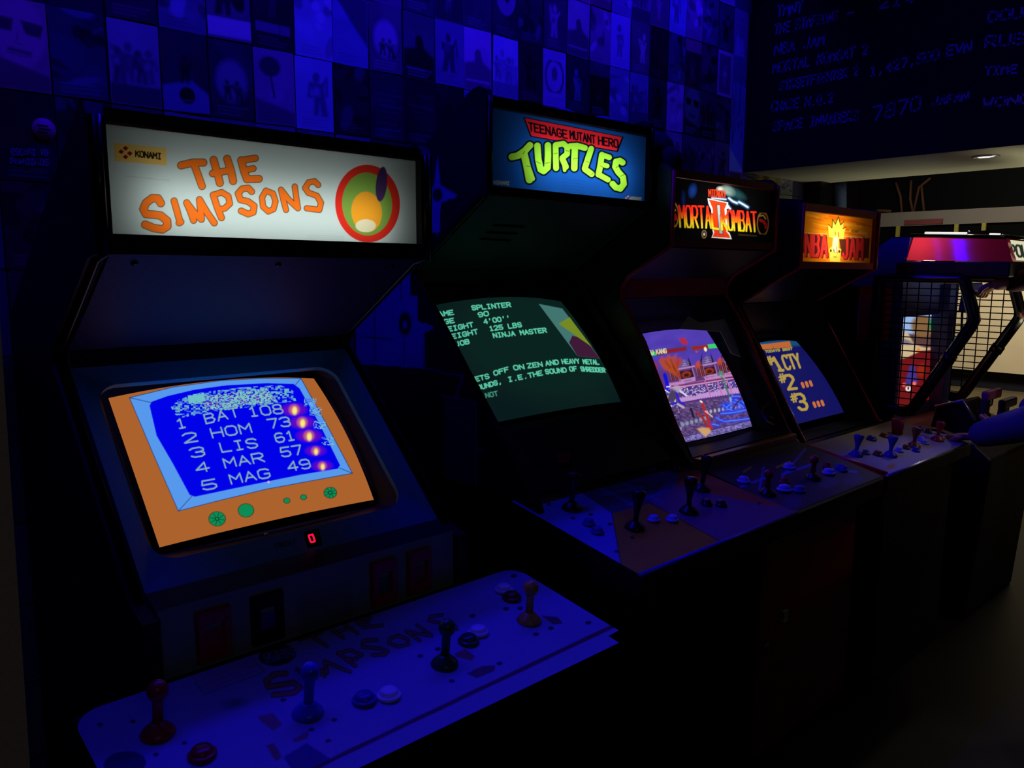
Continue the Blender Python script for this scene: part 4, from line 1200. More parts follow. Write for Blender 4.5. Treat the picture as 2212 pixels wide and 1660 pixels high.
def paint_C(a):
    T = Z7
    grad_top, grad_bot = (236, 44, 26), (246, 214, 40)

    def fire(x, y):
        # red at the caps, yellow at the feet, following the slope of the line
        xx = (x - 1420) * 7.373; yy = (y - 370) * 7.373
        t = np.clip((yy - (545 + (xx - 330) * .085)) / (350.0), 0, 1)
        t = np.clip((t - .25) * 1.9, 0, 1)
        a_, b_ = lin(grad_top), lin(grad_bot)
        m_ = lin((252, 120, 20))
        return np.where((t < .5)[:, None], a_ + (m_ - a_) * (t[:, None] * 2), m_ + (b_ - m_) * (t[:, None] * 2 - 1))
    a.ell(T((560, 310))[0], 7, 12, (24, 60, 150), .2, .8, 8); a.ell(T((415, 450))[0], 3, 14, (16, 40, 120), 0, .6, 6)
    a.ell(T((1130, 310))[0], 13, 8, (170, 200, 190), .5, .8, 8); a.ell(T((1000, 280))[0], 6, 4, (220, 230, 220), 0, .9, 5); a.ell(T((1240, 350))[0], 20, 8, (40, 90, 96), .5, .6, 9)
    for P, w in (([(1140, 430), (1200, 480), (1270, 510)], 6), ([(1300, 490), (1370, 530), (1440, 575)], 6), ([(1100, 520), (1160, 600)], 5), ([(870, 430), (1000, 440), (1090, 450)], 4)):
        a.stroke(T(*P), w, (60, 130, 200), .5, 6); a.stroke(T(*P), w * .45, (225, 240, 245), .95, 3)
    for c, rx, ry, al in (((243, 700), 85, 186, 1), ((1680, 835), 80, 165, .6)):
        c = T(c)[0]
        a.ell(c, rx / 7.373, ry / 7.373, (10, 8, 8)); a.ell(c, rx / 7.373, ry / 7.373, (176, 120, 50), 0, al, None, 2.2)
        a.stroke([(c[0] - 5, c[1] - 7), (c[0] + 2, c[1] - 4), (c[0] + 6, c[1] + 2), (c[0] + 7, c[1] + 9)], 6, (190, 24, 30), al); a.stroke([(c[0] - 8, c[1] - 16), (c[0] + 1, c[1] - 18), (c[0] + 6, c[1] - 10)], 3, (190, 140, 60), al)
    # numeral
    two = T((800, 432), (1128, 500), (1118, 560), (1140, 590), (1100, 600), (1118, 960), (1150, 985), (1185, 1085), (862, 1060), (890, 990), (868, 900), (860, 620), (815, 520))
    a.poly(two, (230, 235, 235)); a.poly(T((812, 448), (1112, 508), (1090, 560), (1072, 600), (1095, 955), (1130, 1000), (1165, 1065), (878, 1045), (905, 980), (892, 900), (880, 600), (840, 500)), (232, 56, 20))
    a.poly(T((948, 530), (1000, 540), (1012, 760), (1045, 1000), (985, 1000), (975, 850), (955, 640)), (150, 176, 176))
    a.stroke(T((948, 530), (1000, 540), (1012, 760), (1045, 1000), (985, 1000), (975, 850), (955, 640), (948, 530)), 1.2, (40, 10, 8))
    for s_, o_, e_, h in (("MORTA", (352, 888), (868, 905), 46), ("OMBAT", (1120, 935), (1598, 965), 42)):
        o_, e_ = T(o_, e_)
        for st in text_lines(s_, o_, e_, (-2.6, -h), .76): a.stroke(st, 5.2, (16, 8, 6))
        for st in text_lines(s_, o_, e_, (-2.6, -h), .76): a.stroke(st, 3.7, fire)
    for s_, o_, e_, h in (("L", (868, 905), (985, 925), 30), ("K", (1020, 930), (1125, 935), 30)):
        o_, e_ = T(o_, e_)
        for st in text_lines(s_, o_, e_, (-2.0, -h), .80): a.stroke(st, 6.0, (30, 8, 6))
        for st in text_lines(s_, o_, e_, (-2.0, -h), .80): a.stroke(st, 4.6, fire)
    a.text("MIDWAY", T((815, 400))[0], T((1100, 418))[0], (-.6, -14.5), 1.9, (246, 66, 34), 1, .72)
    c = T((745, 1005))[0]
    a.ell(c, 5.6, 9, (150, 130, 90)); a.ell(c, 4.2, 7.2, (60, 20, 20)); a.ell(c, 2, 3, (220, 210, 190))
    a.poly(T((1290, 1000), (1590, 1020), (1580, 1045), (1290, 1025)), (70, 56, 30), .6)


sheet('sign_face', flat((x0, 1.548, .113), (x1, 1.548, .113), (x0, 1.548, .300)), 330, 130, paint_C, GLOW, Cc, (7, 7, 9), 1.1)
sign_lamp((2.40, 1.65, .22), (.40, .03), 0.60, (1.0, .97, .9))
MB().add([(x0, 1.545, .080), (x1, 1.545, .080), (x1, 1.715, -.020), (x0, 1.715, -.020)], [(0, 1, 2, 3)]).build('speaker_panel', MT['black'], Cc)
MB().add([(x0, 1.715, -.020), (x1, 1.715, -.020), (x1, 1.728, -.085), (x0, 1.728, -.085)], [(0, 1, 2, 3)]).build('glass_head', MT['red_panel'], Cc)
bezel(Cc, x0, x1, (1.734, -.088), (1.425, -.585), 2.135, 2.665, (1.80, -.215), (1.560, -.585), MT['black'])
Z8 = scaled(1370, 690, 5.929)


def paint_C_screen(a):
    T = Z8
    rg = random.Random(5)
    for k in range(60): a.ell(T((rg.uniform(50, 1250), rg.uniform(180, 560)))[0], rg.uniform(8, 26), rg.uniform(4, 12), rg.choice([(66, 48, 160), (92, 70, 190), (78, 54, 168)]), -.25, .35, 10)
    a.poly(T((60, 640), (1500, 560), (1600, 1000), (60, 1120)), (96, 52, 110), .9, 20)
    a.poly(T((0, 1090), (1600, 930), (1700, 1450), (0, 1700)), (84, 62, 112), 1, 10)
    a.noise(T((60, 1150), (1600, 960), (1650, 1330), (300, 1580)), [(70, 50, 100), (98, 74, 126), (84, 58, 104), (110, 84, 140)], 2., 3.0, .8)
    for k in range(5): a.stroke(T((900 + 90 * k, 1040 - 14 * k), (1000 + 120 * k, 1290 - 20 * k)), 1.4, (54, 38, 80), .7)
    for k in range(4): a.stroke(T((500, 1180 + 80 * k), (1500, 1020 + 70 * k)), 1.2, (54, 38, 80), .5)
    a.poly(T((540, 1530), (1550, 1280), (1600, 1460), (600, 1640)), (122, 108, 176), 1, 4)
    a.noise(T((540, 1530), (1550, 1280), (1600, 1460), (600, 1640)), [(104, 92, 160), (140, 126, 200), (90, 78, 140)], 6., 3.2, .7)
    for k in range(14):
        x = 560 + 75 * k
        a.stroke(T((x, 1560 - 17 * k), (x + 40, 1640 - 17 * k)), 1.3, (62, 52, 108))
    a.stroke(T((590, 1590), (1570, 1345)), 1.2, (62, 52, 108)); a.stroke(T((540, 1530), (1550, 1280)), 2, (60, 50, 100))
    a.noise(T((60, 1160), (560, 1080), (640, 1500), (300, 1560)), [(50, 40, 80), (140, 130, 180), (80, 66, 120)], 3., 2.6, .5)
    a.noise(T((560, 880), (1400, 760), (1430, 900), (620, 1010)), [(66, 40, 96), (150, 120, 190), (100, 60, 130), (190, 176, 214), (60, 50, 150)], 7., 1.8, 1.0)
    # a row of roofed boxes over the stands
    for x, y, w in ((640, 630, 100), (935, 585, 92), (1190, 545, 80)):
        a.poly(T((x - w, y + 10), (x - w * .6, y - 70), (x - 8, y - 120), (x + w * .7, y - 75), (x + w * 1.25, y - 30)), (112, 92, 156))
        a.poly(T((x - w * .3, y - 20), (x, y - 95), (x + w * .4, y - 35)), (160, 140, 196), .8)
        for k in range(3): a.stroke(T((x - w * .8 + 10 * k, y - 12 - 26 * k), (x + w * 1.0 - 12 * k, y - 40 - 24 * k)), 1.2, (70, 54, 110))
        for s_ in (-1, 1): a.poly(T((x + s_ * w * .75, y + 10), (x + s_ * w * 1.12, y), (x + s_ * w * .55 - 12, y - 165)), (36, 26, 58))
        a.stroke(T((x - w * 1.1, y + 20), (x + w * 1.3, y - 25)), 4.5, (176, 126, 184)); a.stroke(T((x - w * 1.1, y + 34), (x + w * 1.3, y - 11)), 1.6, (84, 40, 80))
        a.poly(T((x - w * .75, y + 44), (x + w * .95, y + 16), (x + w * 1.25, y + 112), (x - w * .35, y + 142)), (40, 16, 36))
        a.ell(T((x + w * .28, y + 80))[0], 10, 7, (150, 52, 30), -.2, 1, 3); a.ell(T((x + w * .30, y + 86))[0], 6, 4, (60, 18, 24), -.2, 1, 2)
        a.stroke(T((x - w * .95, y + 30), (x - w * .55, y + 160)), 2.4, (150, 100, 160)); a.stroke(T((x + w * 1.05, y), (x + w * 1.4, y + 120)), 2.4, (150, 100, 160))
        a.poly(T((x - w * .5, y + 146), (x + w * 1.35, y + 108), (x + w * 1.5, y + 158), (x - w * .25, y + 198)), (178, 132, 190)); a.stroke(T((x - w * .1, y + 166), (x + w * .9, y + 146)), 2.5, (110, 76, 140), .8)
    for x, y in ((490, 690), (830, 650), (1110, 605)):
        a.poly(T((x - 55, y - 50), (x + 45, y - 62), (x + 95, y + 80), (x - 20, y + 100)), (76, 22, 44))
        for k in range(5): a.stroke(T((x - 44 + 24 * k, y - 46), (x - 12 + 24 * k, y + 84)), 1.7, (150, 60, 50) if k % 2 else (130, 96, 140))
        a.ell(T((x - 12, y - 66))[0], 5, 8, (196, 70, 34), .2, .9, 4)
    a.poly(T((315, 540), (350, 480), (400, 500), (440, 455), (480, 490), (545, 448), (520, 540), (560, 600), (600, 770), (500, 700), (380, 640)), (176, 72, 30), .95, 5)
    for P in (((400, 540), (460, 620)), ((470, 520), (520, 650)), ((500, 600), (580, 740))): a.stroke(T(*P), 3, (120, 40, 24), .7, 4)
    a.ell(T((565, 545))[0], 8, 10, (170, 60, 34), .3, .85, 4); a.ell(T((265, 600))[0], 6, 9, (150, 50, 34), .3, .8, 4)
    a.poly(T((430, 822), (640, 790), (650, 830), (940, 775), (945, 745), (1330, 690), (1360, 735), (950, 812), (660, 862), (450, 890)), (190, 128, 190), 1, 3)
    a.stroke(T((440, 865), (660, 838), (950, 790), (1360, 725)), 3.4, (120, 44, 92)); a.stroke(T((440, 885), (660, 858), (950, 812), (1370, 742)), 1.6, (214, 160, 214))
    a.poly(T((560, 1010), (790, 985), (800, 960), (1060, 925), (1070, 905), (1330, 880), (1350, 950), (820, 1030), (620, 1075)), (190, 146, 210), 1, 3)
    a.stroke(T((600, 1072), (820, 1035), (1400, 952)), 3.4, (84, 44, 120))
    for k in range(16): a.stroke(T((815 + 32 * k, 1020 - 5 * k), (818 + 32 * k, 1034 - 5 * k)), 1.5, (50, 40, 130), .9)
    for x in (905, 1060, 1190): a.stroke(T((x, 790), (x + 70, 975)), 2.4, (190, 110, 170))
    a.stroke(T((390, 712), (415, 800), (440, 930)), 8, (18, 18, 214)); a.noise(T((360, 860), (470, 850), (560, 1090), (470, 1130)), [(225, 225, 240), (34, 34, 220), (120, 110, 170)], 1., 2.6, .6)
    a.ell(T((545, 895))[0], 9, 8, (176, 156, 190), 0, 1, 4); a.stroke(T((590, 920), (670, 980)), 4, (210, 204, 230)); a.ell(T((490, 985))[0], 10, 14, (74, 60, 92), .3, 1, 5); a.stroke(T((540, 950), (580, 1060), (640, 1090)), 5, (40, 36, 200)); a.stroke(T((560, 1090), (630, 1130)), 5, (190, 160, 190))
    for k in range(6): a.ell(T((620 + 58 * k, 1350 - 16 * k))[0], 3.6, 4.4, (140, 150, 176), 0, .9, 3)
    for k in range(9): a.ell(T((930 + 52 * k, 1190 - 9 * k))[0], 2.6, 3.8, (170, 180, 214), 0, .9, 2)
    a.stroke(T((872, 1075), (905, 1180), (950, 1290), (985, 1400)), 6, (176, 40, 44)); a.stroke(T((800, 1190), (880, 1270), (950, 1390)), 5, (160, 40, 46)); a.stroke(T((910, 1180), (960, 1215), (1000, 1250)), 2.6, (220, 180, 186)); a.stroke(T((850, 1050), (865, 1062)), 4, (225, 220, 232))
    a.poly(T((805, 1405), (870, 1385), (960, 1395), (985, 1440), (915, 1508), (850, 1450)), (206, 158, 110), 1, 4); a.stroke(T((725, 1150), (745, 1200), (760, 1250)), 5, (34, 26, 54))
    a.stroke(T((1100, 690), (1150, 800), (1195, 920), (1225, 1000)), 4.5, (44, 106, 74), .85, 3); a.ell(T((1110, 700))[0], 5, 6, (84, 150, 120), 0, .85, 4); a.stroke(T((1050, 760), (1110, 720), (1170, 770)), 1.6, (170, 150, 190)); a.stroke(T((1232, 1010), (1245, 1090)), 4, (180, 196, 240), .9, 3)
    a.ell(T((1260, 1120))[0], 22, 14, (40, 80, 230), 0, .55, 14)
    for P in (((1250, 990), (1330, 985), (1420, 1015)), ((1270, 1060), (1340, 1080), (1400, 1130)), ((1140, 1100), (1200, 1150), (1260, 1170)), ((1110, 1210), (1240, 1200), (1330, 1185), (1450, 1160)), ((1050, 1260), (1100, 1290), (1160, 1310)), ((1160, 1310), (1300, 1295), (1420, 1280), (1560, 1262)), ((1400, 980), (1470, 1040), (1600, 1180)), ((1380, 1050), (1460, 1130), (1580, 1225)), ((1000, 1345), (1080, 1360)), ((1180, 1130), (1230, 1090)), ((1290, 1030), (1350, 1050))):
        a.stroke(T(*P), 7, (20, 44, 236), .7, 7); a.stroke(T(*P), 2.2, (76, 140, 255), .95, 2)  # blue neon reflection on the glass, painted into the lit picture
    a.stroke(T((1400, 940), (1370, 1010), (1310, 1080), (1265, 1150)), 3.5, (70, 30, 50), .9)
    # status bars
    a.poly(T((185, 415), (665, 345), (682, 400), (210, 482)), (60, 60, 110)); a.poly(T((190, 425), (265, 412), (285, 462), (212, 474)), (60, 200, 110)); a.poly(T((270, 412), (660, 355), (675, 395), (290, 458)), (140, 26, 44))
    a.poly(T((715, 345), (1090, 305), (1112, 365), (735, 400)), (70, 70, 130)); a.poly(T((730, 350), (935, 328), (955, 372), (745, 395)), (150, 36, 40)); a.poly(T((938, 322), (1085, 308), (1105, 362), (955, 378)), (60, 206, 110))
    a.text("LIU KANG", T((150, 462))[0], T((420, 430))[0], (-1.6, -9), 1.8, (220, 214, 170), 1)
    a.text("99", T((605, 312))[0], T((690, 318))[0], (-5, -11), 3.4, (176, 40, 60), 1); a.ell(T((800, 415))[0], 3.4, 2.2, (180, 70, 60)); a.ell(T((912, 385))[0], 3, 4.6, (255, 245, 190), -.3, 1, 2)


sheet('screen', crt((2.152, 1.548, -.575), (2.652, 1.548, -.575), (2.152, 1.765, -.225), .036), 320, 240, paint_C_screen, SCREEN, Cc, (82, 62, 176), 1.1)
cpl = lambda p, k=0: on_plane(p, (1.734, -.088), (1.425, -.585)) + np.array([0, .020, -.012])
cd = MB().slab([cpl(p) for p in ((1497, 676), (1522, 691), (1576, 683), (1600, 735), (1610, 765), (1590, 758), (1566, 710), (1478, 704))], (0, .001, -.001)).build('pale_sheet', MT['card'], Cc)  # flat pale shape above the screen


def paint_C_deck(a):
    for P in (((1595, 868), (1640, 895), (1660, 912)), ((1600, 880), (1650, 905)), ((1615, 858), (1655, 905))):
        a.stroke(P, 4, (40, 70, 230), .9)  # blue strokes carry the neon reflection on, painted onto the bezel
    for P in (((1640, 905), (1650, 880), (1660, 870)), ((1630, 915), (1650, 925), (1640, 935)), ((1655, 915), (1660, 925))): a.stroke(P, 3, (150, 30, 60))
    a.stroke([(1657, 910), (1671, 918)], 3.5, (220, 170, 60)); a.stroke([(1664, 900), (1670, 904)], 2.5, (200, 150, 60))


g0 = np.array([2.600, 1.50, -.545])
sheet('bezel_print_glare', flat((2.668, 1.497, -.560), (2.709, 1.440, -.570), (2.668, 1.700, -.235)), 40, 120, paint_C_deck, PRINT, Cc, (14, 13, 22), 1.4)
MB().box(x0, x1, 1.395, 1.425, -.622, -.588).build('brass_strip', MT['brass'], Cc, .003)
pb, pf = (1.395, -.615), (1.080, -.688)
xl, xr = 2.09, 2.71
onp = lambda p: on_plane(p, pb, pf)
MB().prism([(1.395, -.6157), (1.080, -.6887), (1.072, -.694), (1.072, -.75), (1.395, -.75)], xl, xr).build('control_panel', MT['dark_side'], Cc)


def paint_C_panel(a):
    for P in (((1740, 970), (1690, 1030)), ((1650, 1010), (1640, 1060)), ((1690, 1025), (1760, 1002)), ((1600, 1052), (1660, 1030)), ((1800, 1015), (1850, 1020))): a.stroke(P, 5, (80, 84, 200), .8)
    for P in (((1678, 1010), (1706, 998)), ((1606, 1020), (1622, 1010))): a.stroke(P, 4, (190, 170, 60))
    for c in ((1655, 1088), (1790, 1042), (1842, 1036), (1712, 1085)): a.ell(c, 22, 12, (52, 50, 110), -.2, .7, 5)


sheet('panel_overlay', flat((xl, pf[0], pf[1] + .0006), (xr, pf[0], pf[1] + .0006), (xl, pb[0], pb[1] + .0006)), 180, 110, paint_C_panel, PRINT, Cc, (40, 36, 66), 1.4)
for tp, bp_ in (((1662, 1020), (1657, 1068)), ((1760, 990), (1755, 1034))):
    joystick(Cc, tp, onp(bp_), MT['p_red'], ball_r=.014, m_base=MT['p_black'], h=.075)
for c, m_, r_ in (((1606, 1042), 'crystal', .017), ((1704, 1012), 'crystal', .017), ((1694, 1060), 'crystal', .019), ((1726, 1062), 'dkblue', .016), ((1790, 1024), 'crystal', .018), ((1814, 1014), 'dkblue', .014), ((1694, 1044), 'red', .012), ((1787, 1010), 'red', .012), ((1822, 1018), 'dkblue', .012)):
    button(Cc, onp(c) + np.array([0, 0, .0008]), MT['p_' + m_], r_, .006)
fa = MB().box(x0, x1, 1.160, 1.171, -1.50, -.80).build('coin_door', MT['red_panel'], Cc)
fp = lambda p: on_y(p, 1.158)
q = fp((1695, 1331))
MB().box(q[0] - .012, q[0] + .012, 1.152, 1.160, q[2] - .018, q[2] + .018).build('price_plate', MT['card'], fa)
pt = MB()
for ln in text_lines("$1", (1688, 1340), (1704, 1333), (1, -14)):
    P = [on_y(k_, 1.1515) for k_ in ln]
    for p_, q_ in zip(P[:-1], P[1:]): pt.tube([p_, q_], .0012, 4)
pt.build('price_lettering', MT['black'], fa)
q = fp((1654, 1396))
MB().lathe([(.011, 0), (.011, .006), (.006, .008), (.001, .008)], q, (0, -1, 0), 16).build('door_lock', MT['silver'], fa)

# ------------------------------------------------------------------ cabinet with the orange sign
Dc = thing('arcade_cabinet', 'dark red arcade cabinet with glowing orange wood-grain sign', 'arcade machine', (3.17, 1.7, -1.55), 'arcade cabinets along the poster wall')
polyD = [(1.487, .262), (1.487, .022), (1.610, -.045), (1.745, -.122), (1.738, -.150), (1.653, -.282), (1.433, -.640), (1.386, -.655), (1.10, -.70), (1.12, -.80), (1.14, -1.549), (2.22, -1.549), (2.22, .12), (1.60, .285), (1.50, .275)]
sides(Dc, polyD, 2.828, 3.512, .02, MT['dark_side'], MT['red_trim'], 8, .008)
x0, x1 = 2.848, 3.492
shell(x0, x1, 1.12, 2.22, -.75, .11).build('body', MT['dark_side'], Dc)
MB().add([(x0, 1.49, .264), (x1, 1.49, .264), (x1, 1.60, .279), (x0, 1.60, .279), (x1, 2.22, .115), (x0, 2.22, .115)], [(0, 1, 2, 3), (3, 2, 4, 5)]).build('top_panel', MT['dark_side'], Dc)
light_box(Dc, x0 + .012, x1 - .012, 1.504, .046, .233, .13)
MB().box(x0, x1, 1.490, 1.504, .234, .264).box(x0, x1, 1.490, 1.504, .018, .045).box(x0, x0 + .012, 1.490, 1.504, .045, .234).box(x1 - .012, x1, 1.490, 1.504, .045, .234).build('sign_frame', MT['red_panel'], Dc)
Z9 = scaled(1700, 430, 8.507)


def paint_D(a):
    T = Z9
    rg = random.Random(2)
    for k in range(40):
        y = rg.uniform(250, 660) if k < 30 else rg.uniform(1040, 1180)
        x = rg.uniform(250, 1300)
        a.stroke(T((x, y), (x + rg.uniform(180, 420), y + rg.uniform(40, 70))), rg.uniform(2.5, 5.5), rg.choice([(255, 150, 20), (250, 110, 10), (255, 176, 40), (236, 96, 10)]), .8, 2)
    a.poly(T((250, 620), (740, 700), (730, 1020), (240, 990)), (96, 44, 36)); a.poly(T((960, 740), (1520, 720), (1500, 1090), (1000, 1060)), (96, 44, 30))
    RD, SH = (250, 56, 50), (110, 14, 34)
    for s_, o_, e_, h in (("NBA", (318, 1040), (752, 1062), 48), ("JAM", (1005, 1080), (1400, 1100), 45)):
        o_, e_ = T(o_, e_)
        for st in text_lines(s_, o_, e_, (1.0, -h), .70): a.stroke([(x + 1.4, y + 1.2) for x, y in st], 6.6, SH)
        for st in text_lines(s_, o_, e_, (1.0, -h), .70): a.stroke(st, 5.4, RD)
        a.stroke([(o_[0] + 2, o_[1] - h - 1), (e_[0] - 2, e_[1] - h - 1)], 2, (255, 214, 90), .8)
    a.text("MIDWAY", T((1185, 612))[0], T((1320, 622))[0], (0, -5), 1.2, (120, 60, 10), .8)
    st = T((772, 690), (762, 545), (755, 462), (828, 535), (838, 372), (890, 468), (945, 325), (985, 478), (1048, 412), (1030, 545), (1085, 520), (1062, 590), (1040, 735), (950, 725), (950, 900), (995, 925), (985, 985), (975, 1160), (790, 1145), (785, 985), (765, 950), (800, 895), (835, 880), (845, 715))
    a.poly(st, (255, 226, 84)); a.poly(T((860, 700), (945, 690), (935, 900), (940, 1000), (880, 1010), (830, 900)), (255, 250, 180), 1, 3)
    for P in (((755, 462), (828, 535), (838, 372), (890, 468), (945, 325), (985, 478), (1048, 412)), ((1030, 545), (1085, 520))): a.stroke(T(*P), 1.8, (70, 40, 8))
    a.stroke(T((780, 930), (780, 965), (830, 985), (880, 990), (940, 985), (985, 965), (985, 930)), 2.6, (255, 210, 80)); a.ell(T((805, 950))[0], 2.4, 3, (90, 50, 10)); a.ell(T((962, 965))[0], 2.4, 3, (90, 50, 10))
    a.stroke(T((885, 610), (890, 660)), 2, (120, 90, 40)); a.stroke(T((942, 620), (950, 700)), 2.6, (240, 110, 70)); a.stroke(T((905, 880), (925, 1000)), 2, (235, 120, 90)); a.stroke(T((860, 1065), (905, 1070)), 1.6, (120, 80, 20)); a.poly(T((855, 890), (890, 1000), (850, 960)), (110, 110, 120))


sheet('sign_face', flat((x0 + .012, 1.504, .046), (x1 - .012, 1.504, .046), (x0 + .012, 1.504, .233)), 260, 110, paint_D, GLOW, Dc, (250, 140, 22), 1.1)
sign_lamp((3.12, 1.61, .14), (.20, .10), 0.40, (1.0, .93, .72))
MB().add([(x0, 1.50, .016), (x1, 1.50, .016), (x1, 1.735, -.120), (x0, 1.735, -.120)], [(0, 1, 2, 3)]).build('speaker_panel', MT['dark_side'], Dc)
bezel(Dc, x0, x1, (1.735, -.125), (1.432, -.640), 2.915, 3.425, (1.825, -.285), (1.535, -.640), MT['black'])
Z10 = scaled(1550, 520, 4.369)


def paint_D_screen(a):
    T = Z10
    a.poly(T((360, 955), (780, 930), (800, 990), (390, 1020)), (20, 90, 130), .7, 6)
    a.poly(T((385, 982), (510, 972), (525, 1022), (412, 1030)), (190, 104, 50)); a.poly(T((510, 970), (680, 950), (700, 1005), (530, 1020)), (190, 100, 50))
    a.text("TODAYS BEST", T((450, 1058))[0], T((710, 1030))[0], (-1, -4.5), 1.8, (170, 160, 60), .9)
    YL = (176, 150, 70)
    for s_, o_, e_, up, w, c in (("#", (475, 1180), (535, 1165), (-6, -17), 3.4, YL), ("1", (560, 1225), (640, 1225), (-16, -27), 6, YL), ("CTY", (645, 1218), (805, 1195), (-11, -29), 4.6, YL),
                                 ("#", (590, 1345), (655, 1330), (-6, -17), 3.4, YL), ("2", (660, 1405), (755, 1395), (-11, -29), 6, YL), ("#", (700, 1530), (765, 1515), (-6, -17), 3.4, YL), ("3", (765, 1600), (865, 1590), (-12, -33), 6, YL)):
        o_, e_ = T(o_, e_)
        a.text(s_, o_, e_, up, w, c, 1, .8)
    for x, y in ((800, 1360), (910, 1545)):
        for k in range(3): a.stroke(T((x + 12 + 38 * k, y + 22 - 8 * k), (x - 2 + 38 * k, y - 12 - 8 * k)), 6, (196, 110, 60))
    a.stroke(T((1195, 1580), (1010, 1270), (860, 1050)), 1.4, (90, 120, 190), .7); a.stroke(T((720, 1650), (480, 1220), (380, 1010)), 2.0, (60, 100, 200), .6)


sheet('screen', crt((2.920, 1.548, -.612), (3.420, 1.548, -.612), (2.920, 1.790, -.312), .036), 260, 200, paint_D_screen, SCREEN, Dc, (17, 18, 92), 1.1)
pb, pf = (1.384, -.640), (1.080, -.690)
xl, xr = 2.738, 3.568
onp = lambda p: on_plane(p, pb, pf)
MB().prism([(1.425, -.641), (1.384, -.6407), (1.080, -.6907), (1.072, -.696), (1.072, -.745), (1.384, -.74)], xl, xr).build('control_panel', MT['dark_side'], Dc, .003)


def paint_D_panel(a):
    a.poly([(1735, 965), (1800, 950), (1900, 1000), (1912, 1030)], (120, 96, 150), .6, 20)
    a.poly([(1800, 935), (1880, 900), (1940, 915), (1860, 955)], (150, 120, 60), .6, 16)
    for c in ((1860, 990), (1985, 945), (1912, 940), (2000, 960)): a.ell(c, 26, 10, (150, 110, 120), -.2, .4, 8)
    a.ell((1925, 1008), 10, 5, (190, 90, 40), -.3, .8, 4)


sheet('panel_overlay', flat((xl, pf[0], pf[1] + .0006), (xr, pf[0], pf[1] + .0006), (xl, pb[0], pb[1] + .0006)), 200, 90, paint_D_panel, PRINT, Dc, (150, 142, 160), 1.4)
MB().tube([(xl, 1.076, -.693), (xr, 1.076, -.693)], .007, 8).build('front_edge', MT['silver'], Dc)
MB().tube([(xl + .010, 1.08, -.688), (xl + .010, 1.384, -.638)], .011, 8).build('panel_moulding', MT['red_trim'], Dc)
for tp, bp_, m_ in (((1856, 948), (1848, 984), 'dkblue'), ((1930, 940), (1922, 986), 'dkblue'), ((1981, 926), (1973, 966), 'brown'), ((2032, 922), (2024, 952), 'red')):
    joystick(Dc, tp, onp(bp_), MT['p_' + m_], bat=True, m_base=MT['p_' + m_], h=.075)
for c, m_, r_ in (((1870, 981), 'crystal', .013), ((1896, 984), 'brown', .015), ((1942, 976), 'crystal', .014), ((1957, 970), 'brown', .012), ((1882, 951), 'dkblue', .017), ((1910, 944), 'brown', .016), ((1990, 953), 'crystal', .013), ((1999, 960), 'crystal', .012), ((1988, 930), 'dkblue', .012), ((2005, 936), 'black', .013), ((2034, 948), 'crystal', .011), ((1978, 976), 'dkblue', .012)):
    button(Dc, onp(c) + np.array([0, 0, .0008]), MT['p_' + m_], r_, .005)
cu = onp((1938, 938))
MB().lathe([(.018, 0), (.024, .055), (.026, .056), (.022, .052), (.001, .02)], cu + np.array([0, 0, .001]), (0, 0, 1), 20)
cu_t = MB().lathe([(.020, 0), (.026, .062), (.0245, .062), (.019, .006), (.001, .005)], cu + np.array([0, 0, .001]), (0, 0, 1), 20).build('paper_cup', MT['red_panel'])
tag(cu_t, 'small dark red cup standing among the joysticks of the far pale control panel', 'cup')

# ------------------------------------------------------------------ things on top of the cabinets
b = MB()
tp_ = np.array([1.93, 1.80, .405])
for k in range(9):
    rr = random.Random(k)
    b.ball((1.90 + .035 * k * .8 - .10, 1.80 + rr.uniform(-.03, .04), .450 + rr.uniform(-.005, .012)), (.075, .07, .035 + .012 * math.sin(k)), 14)
o = tag(b.build('cloth_bag', MT['bag']), 'crumpled blue cloth bag lying on top of the tall cabinet with blue sign', 'bag')
b = MB()
for k in range(6):
    rr = random.Random(k + 20)
    b.ball((2.26 + rr.uniform(-.05, .05), 1.75 + rr.uniform(-.03, .03), .39 + rr.uniform(-.01, .05)), (.06, .06, .06), 12)
tag(b.build('dark_bundle', MT['dark_cloth']), 'dark rounded bundle on top of the cabinet with black sign', 'bundle')

# ------------------------------------------------------------------ gun cabinet with wire cage
Ec = thing('shooting_cabinet', 'shooting game cabinet with glossy red hood and black wire cage sides', 'arcade machine', (4.05, 1.6, -1.55))
NX, FX = 3.75, 4.40
# hood: two red side faces leaning in to the top, dark underside
hood = MB().add([(NX, 1.473, .062), (NX, 1.035, .053), (NX + .04, 1.075, .150), (NX + .04, 1.455, .168), (FX, 1.473, .062), (FX, 1.035, .053), (FX - .04, 1.075, .150), (FX - .04, 1.455, .168)],
                [(0, 1, 2, 3), (5, 4, 7, 6), (1, 5, 6, 2), (4, 0, 3, 7), (3, 2, 6, 7), (0, 4, 5, 1)])
hood.build('hood', MT['red_gloss'], Ec)
area('hood_lamp', (3.92, 1.42, .11), (.10, .05), 0.42, (1.0, .95, .9), (0, 90, 0))
MB().prism([(1.07, .1525), (1.46, .1705), (1.46, .180), (1.07, .162)], NX + .038, FX - .038).build('hood_top', MT['black'], Ec)  # opaque lid added to keep the hood's red light off the soffit
MB().box(NX - .005, FX + .005, 1.04, 1.50, -.012, .052).build('hood_underside', MT['black'], Ec, .006)
b = MB()
for xx in (NX + .038, FX - .038): b.tube([(xx, 1.065, .155), (xx, 1.46, .173)], .009, 8)
b.tube([(NX + .038, 1.065, .155), (FX - .038, 1.065, .155)], .009, 8)
b.build('hood_trim', MT['black_gloss'], Ec)
MB().tube([(NX + .04, 1.23, .172), (NX + .04, 1.40, .180)], .0075, 8).build('hood_strip', MT['tube'], Ec)  # white emissive strip along the hood's top edge
